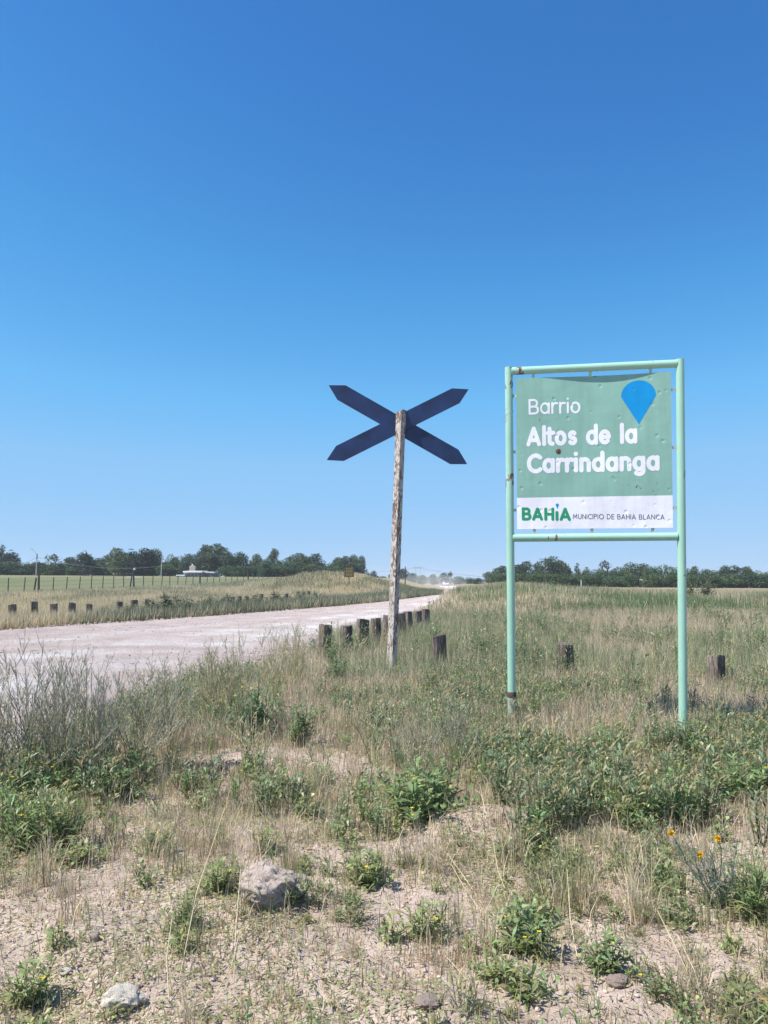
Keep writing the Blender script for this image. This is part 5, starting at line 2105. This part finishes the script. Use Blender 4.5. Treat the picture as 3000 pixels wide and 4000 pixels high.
BARE = [(1108, 1592, 0.32), (1476, 1590, 0.25), (500, 1655, 0.55), (430, 1672, 0.45), (1010, 1790, 0.35), (330, 1735, 0.35), (760, 1845, 0.4), (250, 1800, 0.35), (60, 1990, 0.5), (270, 2160, 0.4),
        (820, 1985, 0.35), (720, 2100, 0.5), (1260, 2050, 0.35), (300, 1990, 0.35), (1180, 2195, 0.35), (600, 1780, 0.3), (1560, 1900, 0.3), (1500, 2050, 0.3),
        (690, 1640, 0.4), (1090, 1790, 0.2), (880, 2190, 0.3), (460, 2130, 0.4)]
STRAWY = [(760, 1560, 1.1), (1270, 1570, 0.9), (1410, 1670, 0.5), (1050, 1600, 0.6), (830, 1620, 0.8), (1560, 1520, 1.2), (620, 1700, 0.35), (700, 1490, 1.4), (860, 1500, 1.6), (420, 1600, 0.6), (1180, 1700, 0.4), (1350, 1850, 0.4)]


def bare(x, y):
    b = np.zeros(len(x))
    for px, py, r in BARE:
        b = np.maximum(b, gauss(x, y, px, py, r))
    return b


def strawy(x, y):
    b = np.zeros(len(x))
    for px, py, r in STRAWY:
        b = np.maximum(b, gauss(x, y, px, py, r))
    return b


near_side = lambda x, y, rd: (rd > 0.05) & (x > xn(y) - 0.5)

# A. litter lying on the soil
vg = Veg()
x, y = cover(120000, 2.1, 11, 0.66, 0.6, 1.3)
rd = road_dist(x, y)
k = near_side(x, y, rd) & (r_.random(len(x)) < 0.35 + 0.8 * sm(fbm(x * 1.7, y * 1.7), 0.40, 0.62))
x, y = x[k], y[k]
n = len(x)
a_ = r_.random(n) * 6.28
p = np.stack([x, y, height(x, y) + 0.004], 1)
d = np.stack([np.cos(a_), np.sin(a_), np.abs(r_.normal(0.05, 0.15, n))], 1)
c = jit_col(STRAW2, n, r_, 0.3, 0.06)
g = r_.random(n) < 0.18
c[g] = jit_col((0.22, 0.16, 0.115), int(g.sum()), r_, 0.3, 0.05)
leaves(vg, p, d, 0.018 + 0.045 * r_.random(n) ** 2, 0.0025 + 0.004 * r_.random(n), c, r_, 0.15)
tag(link('dry_litter', vg.mesh('dry_litter'), M['straw']), 'bits of dry straw and leaf lying over the foreground soil', None, None, 'stuff')

# A2. creeping mats of tiny leaves
vg = Veg()
x, y = cover(270000, 2.1, 9.5, 0.66, 0.6, 1.25)
rd = road_dist(x, y)
f = fbm(x * 1.3 + 40, y * 1.3, 4) + 0.25 * (fbm(x * 6, y * 6 + 3, 3) - 0.5)
k = near_side(x, y, rd) & (r_.random(len(x)) < 0.08 + 0.9 * sm(f, 0.41, 0.54) * (1 - 0.6 * bare(x, y)))
x, y = x[k], y[k]
n = len(x)
a_ = r_.random(n) * 6.28
p = np.stack([x, y, height(x, y) + 0.004 + 0.02 * r_.random(n)], 1)
d = np.stack([np.cos(a_), np.sin(a_), 0.1 + 0.5 * r_.random(n)], 1)
c = jit_col((0.30, 0.335, 0.15), n, r_, 0.28, 0.1)
g = r_.random(n) < 0.35
c[g] = jit_col((0.40, 0.32, 0.17), int(g.sum()), r_, 0.25, 0.06)
leaves(vg, p, d, 0.016 + 0.034 * r_.random(n), 0.004 + 0.007 * r_.random(n), c, r_, 0.3)
tag(link('creeping_weeds', vg.mesh('creeping_weeds'), M['leaf']), 'low creeping yellow green weed mats on the foreground soil', None, None, 'stuff')
print('mats', vg.tris())

# B. stubble and dry grass, near
vg = Veg()
x, y = cover(215000, 2.1, 12.5, 0.66, 0.6, 1.5)
rd = road_dist(x, y)
b = bare(x, y)
f1 = fbm(x * 0.9 + 4, y * 0.9, 4)
f2 = fbm(x * 3.0, y * 3.0 + 8, 3)
dens = (0.22 + 0.7 * sm(f2, 0.40, 0.62)) * (1 - 0.75 * b)
k = near_side(x, y, rd) & (r_.random(len(x)) < dens)
xs, ys = x[k], y[k]
n = len(xs)
c = jit_col(STRAW2, n, r_, 0.25, 0.06)
g = r_.random(n) < 0.34
c[g] = jit_col(GREEN2, int(g.sum()), r_, 0.25, 0.1)
blades(vg, xs, ys, height(xs, ys) - 0.005, 0.025 + 0.085 * r_.random(n) ** 1.8, 0.003 + 0.003 * r_.random(n), c, np.abs(r_.normal(0.3, 0.3, n)).clip(0, 0.95), r_)
x, y = cover(160000, 3.0, 13)
rd = road_dist(x, y)
b, sw = bare(x, y), strawy(x, y)
f1 = fbm(x * 0.8 + 4, y * 0.8, 4)
dens = (0.22 + 0.75 * sm(f1, 0.38, 0.60) + 0.9 * sw) * (0.12 + 0.88 * sm(y, 3.8, 6.0)) * (1 - 0.9 * b)
k = near_side(x, y, rd) & (r_.random(len(x)) < dens)
x, y = x[k], y[k]
n = len(x)
c = jit_col(STRAW, n, r_, 0.22, 0.05)
t_ = r_.random(n)
g = t_ < 0.22
c[g] = jit_col(OLIVE, int(g.sum()), r_, 0.2, 0.08)
g = (t_ > 0.22) & (t_ < 0.42)
c[g] = jit_col((0.42, 0.37, 0.29), int(g.sum()), r_, 0.2, 0.05)
hh_ = (0.09 + 0.26 * r_.random(n) ** 1.3) * (0.7 + 0.3 * sm(y, 5, 9))
blades(vg, x, y, height(x, y) - 0.01, hh_, 0.003 + 0.0025 * r_.random(n), c, np.abs(r_.normal(0.3, 0.4, n)).clip(0, 0.95), r_)
tag(link('dry_grass', vg.mesh('dry_grass'), M['straw']), 'thin dry tan grass standing among the foreground weeds', None, None, 'stuff')
print('near grass', vg.tris())

# B2. prostrate weeds and tufts close to the camera
vg = Veg()
tf = [tuft(500 + i, 34, 0.16 + 0.05 * i, 0.55, cc, 0.0035).arrays() for i, cc in enumerate([STRAW, STRAW2, (0.34, 0.33, 0.17), STRAW])]
x, y = cover(2600, 2.2, 9)
rd = road_dist(x, y)
k = near_side(x, y, rd) & (r_.random(len(x)) < (0.15 + 0.7 * sm(fbm(x * 1.1 + 90, y * 1.1, 3), 0.45, 0.6)) * (1 - 0.85 * bare(x, y)))
x, y = x[k], y[k]
z = height(x, y)
for i in range(len(x)):
    vg.add(*xform(tf[int(r_.integers(0, 4))], x[i], y[i], z[i] - 0.004, 0.55 + 0.6 * r_.random(), r_.random() * 6.28))
tag(link('grass_tufts', vg.mesh('grass_tufts'), M['straw']), 'small tufts of dry and half dry grass on the foreground soil', None, None, 'stuff')
print('tufts', len(x), vg.tris())

# C. small weeds between the big ones
arrs = []
for w in (weed(400, 8, 0.20, 1.1, 0.075, 0.016, 8, GREEN, 0, 0.14), weed(401, 7, 0.16, 1.3, 0.080, 0.018, 7, GREEN2, 0, 0.2), weed(402, 9, 0.28, 0.8, 0.075, 0.015, 8, GREEN, 1, 0.12),
          weed(403, 7, 0.10, 1.5, 0.050, 0.011, 7, (0.28, 0.31, 0.14), 0, 0.25), weed(404, 10, 0.34, 0.7, 0.080, 0.013, 8, BLUEGREEN, 0, 0.1), weed(405, 10, 0.22, 0.9, 0.09, 0.009, 7, OLIVE, 0, 0.3)):
    q = Veg()
    for part in w:
        V_, T_, C_ = part.arrays()
        q.add(V_, T_, C_)
    arrs.append(q.arrays())
vg = Veg()
x, y = cover(14500, 2.2, 13, 0.66, 0.6, 1.15)
rd = road_dist(x, y)
b, sw = bare(x, y), strawy(x, y)
f = fbm(x * 0.75 + 31, y * 0.75, 4)
rightness = sm(x / y, -0.1, 0.35)
dens = (0.10 + 0.80 * sm(f, 0.46, 0.58)) * (0.62 + 0.32 * rightness) * (0.85 + 0.15 * sm(y, 3.6, 5.2)) * (1 - 0.85 * b) * (1 - 0.8 * sw)
k = near_side(x, y, rd) & (r_.random(len(x)) < dens)
x, y = x[k], y[k]
z = height(x, y)
for i in range(len(x)):
    near = y[i] < 4.8
    kd = int(r_.choice([0, 1, 3, 5] if near else [0, 0, 2, 2, 4, 4, 1, 5]))
    s_ = (0.45 + 0.45 * r_.random()) if near else (0.75 + 0.55 * r_.random())
    vg.add(*xform(arrs[kd], x[i], y[i], z[i] - 0.005, s_, r_.random() * 6.28))
tag(link('small_weeds', vg.mesh('small_weeds'), M['leaf']), 'small leafy weeds scattered over the verge among the dry grass', None, None, 'stuff')
print('small weeds', len(x), vg.tris())

# D. seeding stalks further back and at the right
arrs2 = []
for t3 in (twiggy(410, 6, 0.75, 0.5, 7, 4, 20, 1.7, (0.52, 0.44, 0.31)), twiggy(411, 5, 0.6, 0.6, 6, 4, 20, 1.7, (0.44, 0.40, 0.28)), twiggy(412, 7, 0.55, 0.5, 6, 4, 40, 1.7, (0.36, 0.36, 0.24))):
    q = Veg()
    for part in t3:
        V_, T_, C_ = part.arrays()
        q.add(V_, T_, C_)
    arrs2.append(q.arrays())
vg = Veg()
x, y = cover(1150, 6.0, 24)
rd = road_dist(x, y)
dens = 0.1 + 0.5 * sm(fbm(x * 0.5 + 77, y * 0.5), 0.45, 0.65) + 0.3 * np.exp(-np.maximum(rd, 0) / 0.7) + 0.3 * sm(x / y, 0.32, 0.5)
k = near_side(x, y, rd) & (r_.random(len(x)) < dens * (1 - 0.8 * bare(x, y)))
x, y = x[k], y[k]
z = height(x, y)
for i in range(len(x)):
    vg.add(*xform(arrs2[int(r_.integers(0, 3))], x[i], y[i], z[i] - 0.01, 0.6 + 0.5 * r_.random(), r_.random() * 6.28))
tag(link('seeding_stalks', vg.mesh('seeding_stalks'), M['stem']), 'thin seeding stalks standing over the verge grass', None, None, 'stuff')
print('stalks', len(x), vg.tris())

# E. rough grass of the middle distance, this side of the road
vg = Veg()
x, y = cover(210000, 12, 34, 0.62, 1.0)
rd = road_dist(x, y)
k = (rd > 0.1) & (x > xn(y)) & (r_.random(len(x)) < 0.95)
x, y, rd = x[k], y[k], rd[k]
n = len(x)
f1, f2 = fbm(x * 0.35 + 9, y * 0.25, 4), fbm(x * 1.1, y * 0.7 + 3, 3)
gr = sm(f1 + 0.5 * (f2 - 0.5), 0.40, 0.56)
t_ = r_.random(n)
c = jit_col((0.56, 0.455, 0.34), n, r_, 0.25, 0.05)
g = t_ < 0.28 + 0.55 * gr
c[g] = jit_col((0.28, 0.315, 0.175), int(g.sum()), r_, 0.25, 0.1)
h_ = (0.16 + 0.32 * r_.random(n)) * (0.75 + 0.4 * gr)
blades(vg, x, y, height(x, y, rd) - 0.02, h_, 0.008 + 0.010 * r_.random(n) ** 2, c, np.abs(r_.normal(0.25, 0.40, n)).clip(0, 0.95), r_, 1)
# and of the pasture behind
x, y = cover(230000, 34, 105, 0.62, 1.0, 1.25)
rd = road_dist(x, y)
k = (rd > 0.2) & (x > xn(y))
x, y, rd = x[k], y[k], rd[k]
n = len(x)
f1 = fbm(x * 0.22 + 19, y * 0.10, 4)
gr = sm(f1, 0.36, 0.52) * sm(y, 20, 32) * (1 - sm(y, 54, 70))
t_ = r_.random(n)
c = jit_col((0.58, 0.475, 0.335), n, r_, 0.22, 0.05)
g = t_ < 0.24 + 0.68 * gr
c[g] = jit_col((0.17, 0.235, 0.115), int(g.sum()), r_, 0.25, 0.1)
h_ = (0.22 + 0.30 * r_.random(n)) * (1 + 0.5 * gr)
blades(vg, x, y, height(x, y, rd) - 0.03, h_, 0.022 + 0.02 * r_.random(n), c, np.abs(r_.normal(0.2, 0.35, n)).clip(0, 0.95), r_, 1)
tag(link('pasture_grass', vg.mesh('pasture_grass'), M['straw']), 'mixed dry and green pasture grass behind the signs', None, None, 'stuff')
print('pasture', vg.tris())

# F. weeds of the middle distance
vg = Veg()
x, y = cover(3400, 12.5, 42, 0.62, 1.0, 1.2)
rd = road_dist(x, y)
f = fbm(x * 0.4 + 61, y * 0.3, 4)
k = (rd > 0.3) & (x > xn(y)) & (r_.random(len(x)) < 0.08 + 0.8 * sm(f, 0.46, 0.60))
x, y = x[k], y[k]
z = height(x, y)
lo = []
for w in (weed(420, 7, 0.50, 0.7, 0.14, 0.026, 7, (0.20, 0.265, 0.13), 0, 0.05), weed(421, 8, 0.62, 0.6, 0.15, 0.024, 6, (0.18, 0.25, 0.12), 0, 0.05), weed(422, 7, 0.42, 0.9, 0.13, 0.02, 7, OLIVE, 2, 0.1)):
    q = Veg()
    for part in w:
        V_, T_, C_ = part.arrays()
        q.add(V_, T_, C_)
    lo.append(q.arrays())
for i in range(len(x)):
    vg.add(*xform(lo[int(r_.integers(0, 3))], x[i], y[i], z[i] - 0.02, 0.7 + 0.6 * r_.random(), r_.random() * 6.28))
tag(link('pasture_weeds', vg.mesh('pasture_weeds'), M['leaf']), 'darker green weeds standing in the pasture grass', None, None, 'stuff')
print('mid weeds', len(x), vg.tris())

# G. far verge across the road and the embankment
vg = Veg()
n0 = 330000
y = 20 + 85 * r_.random(n0) ** 1.3
x = xf(y) - (0.2 + 34 * r_.random(n0) ** 1.4)
rd = road_dist(x, y)
k = (rd > 0.15) & (np.abs(x) < 0.66 * y + 3) & (y < FY0 * (1 + 0.02937 * ((x / FY0 + 0.4828) / 0.00675)).clip(0, 3) * 0 + 104)
x, y, rd = x[k], y[k], rd[k]
fn = (x / y + 0.4828)            # how far along the fence
fence_y = np.interp(x, [fx(-30), fx(0), fx(34), fx(60)], [fy(-30) if fy(-30) > 0 else 20, fy(0), fy(34), fy(60)])
inside = y < fence_y + 1.0
mound = np.exp(-((x + 3.9) / 12) ** 2 / 2 - ((y - 88) / 11) ** 2 / 2)
k = inside | (mound > 0.25) | (r_.random(len(x)) < 0.25)
x, y, rd, inside, mound = x[k], y[k], rd[k], inside[k], mound[k]
n = len(x)
f1 = fbm(x * 0.3 + 3, y * 0.15 + 2, 4)
edge = np.exp(-((rd - 1.4) / 1.8) ** 2) * sm(x, -12.5, -9.0)
gr = np.clip(edge * 1.1 + 0.6 * sm(f1, 0.47, 0.60) + 0.75 * (~inside) * (mound < 0.3), 0, 1)
t_ = r_.random(n)
c = jit_col((0.65, 0.545, 0.36), n, r_, 0.18, 0.04)
g = t_ < 0.10 + 0.8 * gr
c[g] = jit_col((0.20, 0.225, 0.145), int(g.sum()), r_, 0.22, 0.08)
h_ = (0.18 + 0.36 * r_.random(n)) * (1 + 0.55 * edge) * (0.75 + 0.5 * fbm(x * 0.8, y * 0.5, 3)) * np.where(inside | (mound > 0.3), 1, 0.55)
blades(vg, x, y, height(x, y, rd) - 0.03, h_, 0.014 + 0.0003 * y + 0.010 * r_.random(n), c, np.abs(r_.normal(0.2, 0.22, n)).clip(0, 0.9), r_, 1)
tag(link('verge_grass', vg.mesh('verge_grass'), M['straw']), 'pale dry grass of the verge and embankment across the road', None, None, 'stuff')
print('verge', vg.tris())
# bushes along the far road edge
far_bush = [weed(430, 46, 0.80, 0.9, 0.13, 0.035, 20, (0.17, 0.19, 0.13), 0, 0.05), weed(431, 40, 0.7, 1.1, 0.12, 0.035, 18, (0.24, 0.255, 0.165), 0, 0.12)]
FB = [as_parts(w)[:2] for w in far_bush]
BL = [(385, 1333, 0, 1.5, 'dark rounded bush at the far road edge, darkest of the roadside bushes'), (350, 1334, 1, 1.3, 'olive bush left of the dark bush at the far road edge'),
      (425, 1331, 1, 1.3, 'olive bush right of the dark bush at the far road edge'), (470, 1326, 1, 1.5, 'olive roadside bush below the distant bollards, left one'),
      (520, 1324, 0, 1.3, 'olive roadside bush below the distant bollards, middle one'), (570, 1320, 1, 1.5, 'olive roadside bush below the distant bollards, right one'),
      (620, 1315, 0, 1.4, 'roadside bush left below the brown notice board'), (665, 1311, 1, 1.5, 'roadside bush below the brown notice board'),
      (705, 1308, 0, 1.3, 'roadside bush right below the brown notice board'), (300, 1338, 1, 1.0, 'low olive bush at the far road edge near the stones'),
      (240, 1341, 1, 0.9, 'low dry bush at the far road edge, leftmost of the roadside bushes')]
for px, py, kd, sc, lab in BL:
    x, y = gnd(px, py)
    y += 0.8
    x -= 0.6
    plant_thing('roadside_bush', FB[kd], (x, y, hz(x, y) - 0.03), (sc * 1.9, sc * 1.6, sc * 0.85), rng.random() * 6.28, lab, 'bush', 'bushes along the far road edge')
# taller green weeds on the right crest
for px, py, sc, lab in [(1525, 1290, 1.5, 'tall green bush on the pasture crest right of the sign post'), (1490, 1284, 1.2, 'green bush on the pasture crest touching the right sign post')]:
    p = at(px, py, 47)
    plant_thing('pasture_bush', FB[0], (p[0], 47, hz(p[0], 47.0) - 0.03), sc, 1.0, lab, 'bush', 'bushes on the pasture crest')

# ------------------------------------------------------------------ air and dust
def haze_box():
    m = bpy.data.materials.new('haze_air')
    m.use_nodes = True
    n, l = m.node_tree.nodes, m.node_tree.links
    n.remove(n['Principled BSDF'])
    v = n.new('ShaderNodeVolumePrincipled')
    v.inputs['Color'].default_value = (0.86, 0.92, 1.0, 1)
    v.inputs['Density'].default_value = HAZE
    v.inputs['Anisotropy'].default_value = 0.2
    l.new(v.outputs[0], n['Material Output'].inputs['Volume'])
    o = MB().box((0, 0, 11.5), (5600, 5600, 37)).build('haze', m)
    tag(o, 'thin pale summer haze over the plain', None, None, 'stuff')


HAZE = 0.00028


def dust_cloud():
    m = bpy.data.materials.new('road_dust')
    m.use_nodes = True
    n, l = m.node_tree.nodes, m.node_tree.links
    n.remove(n['Principled BSDF'])
    v = n.new('ShaderNodeVolumePrincipled')
    v.inputs['Color'].default_value = (0.95, 0.93, 0.90, 1)
    v.inputs['Density'].default_value = 0.0042
    l.new(v.outputs[0], n['Material Output'].inputs['Volume'])
    o = link('dust_cloud', stone_mesh(77, 3, 0.12), m, None, (13.0, 205, 1.2))
    o.scale = (9.0, 60, 3.2)
    o.rotation_euler = (0, 0, -0.07)
    tag(o, 'thin pale dust hanging over the far road behind the car', None, None, 'stuff')


dust_cloud()
if HAZE > 0:
    haze_box()
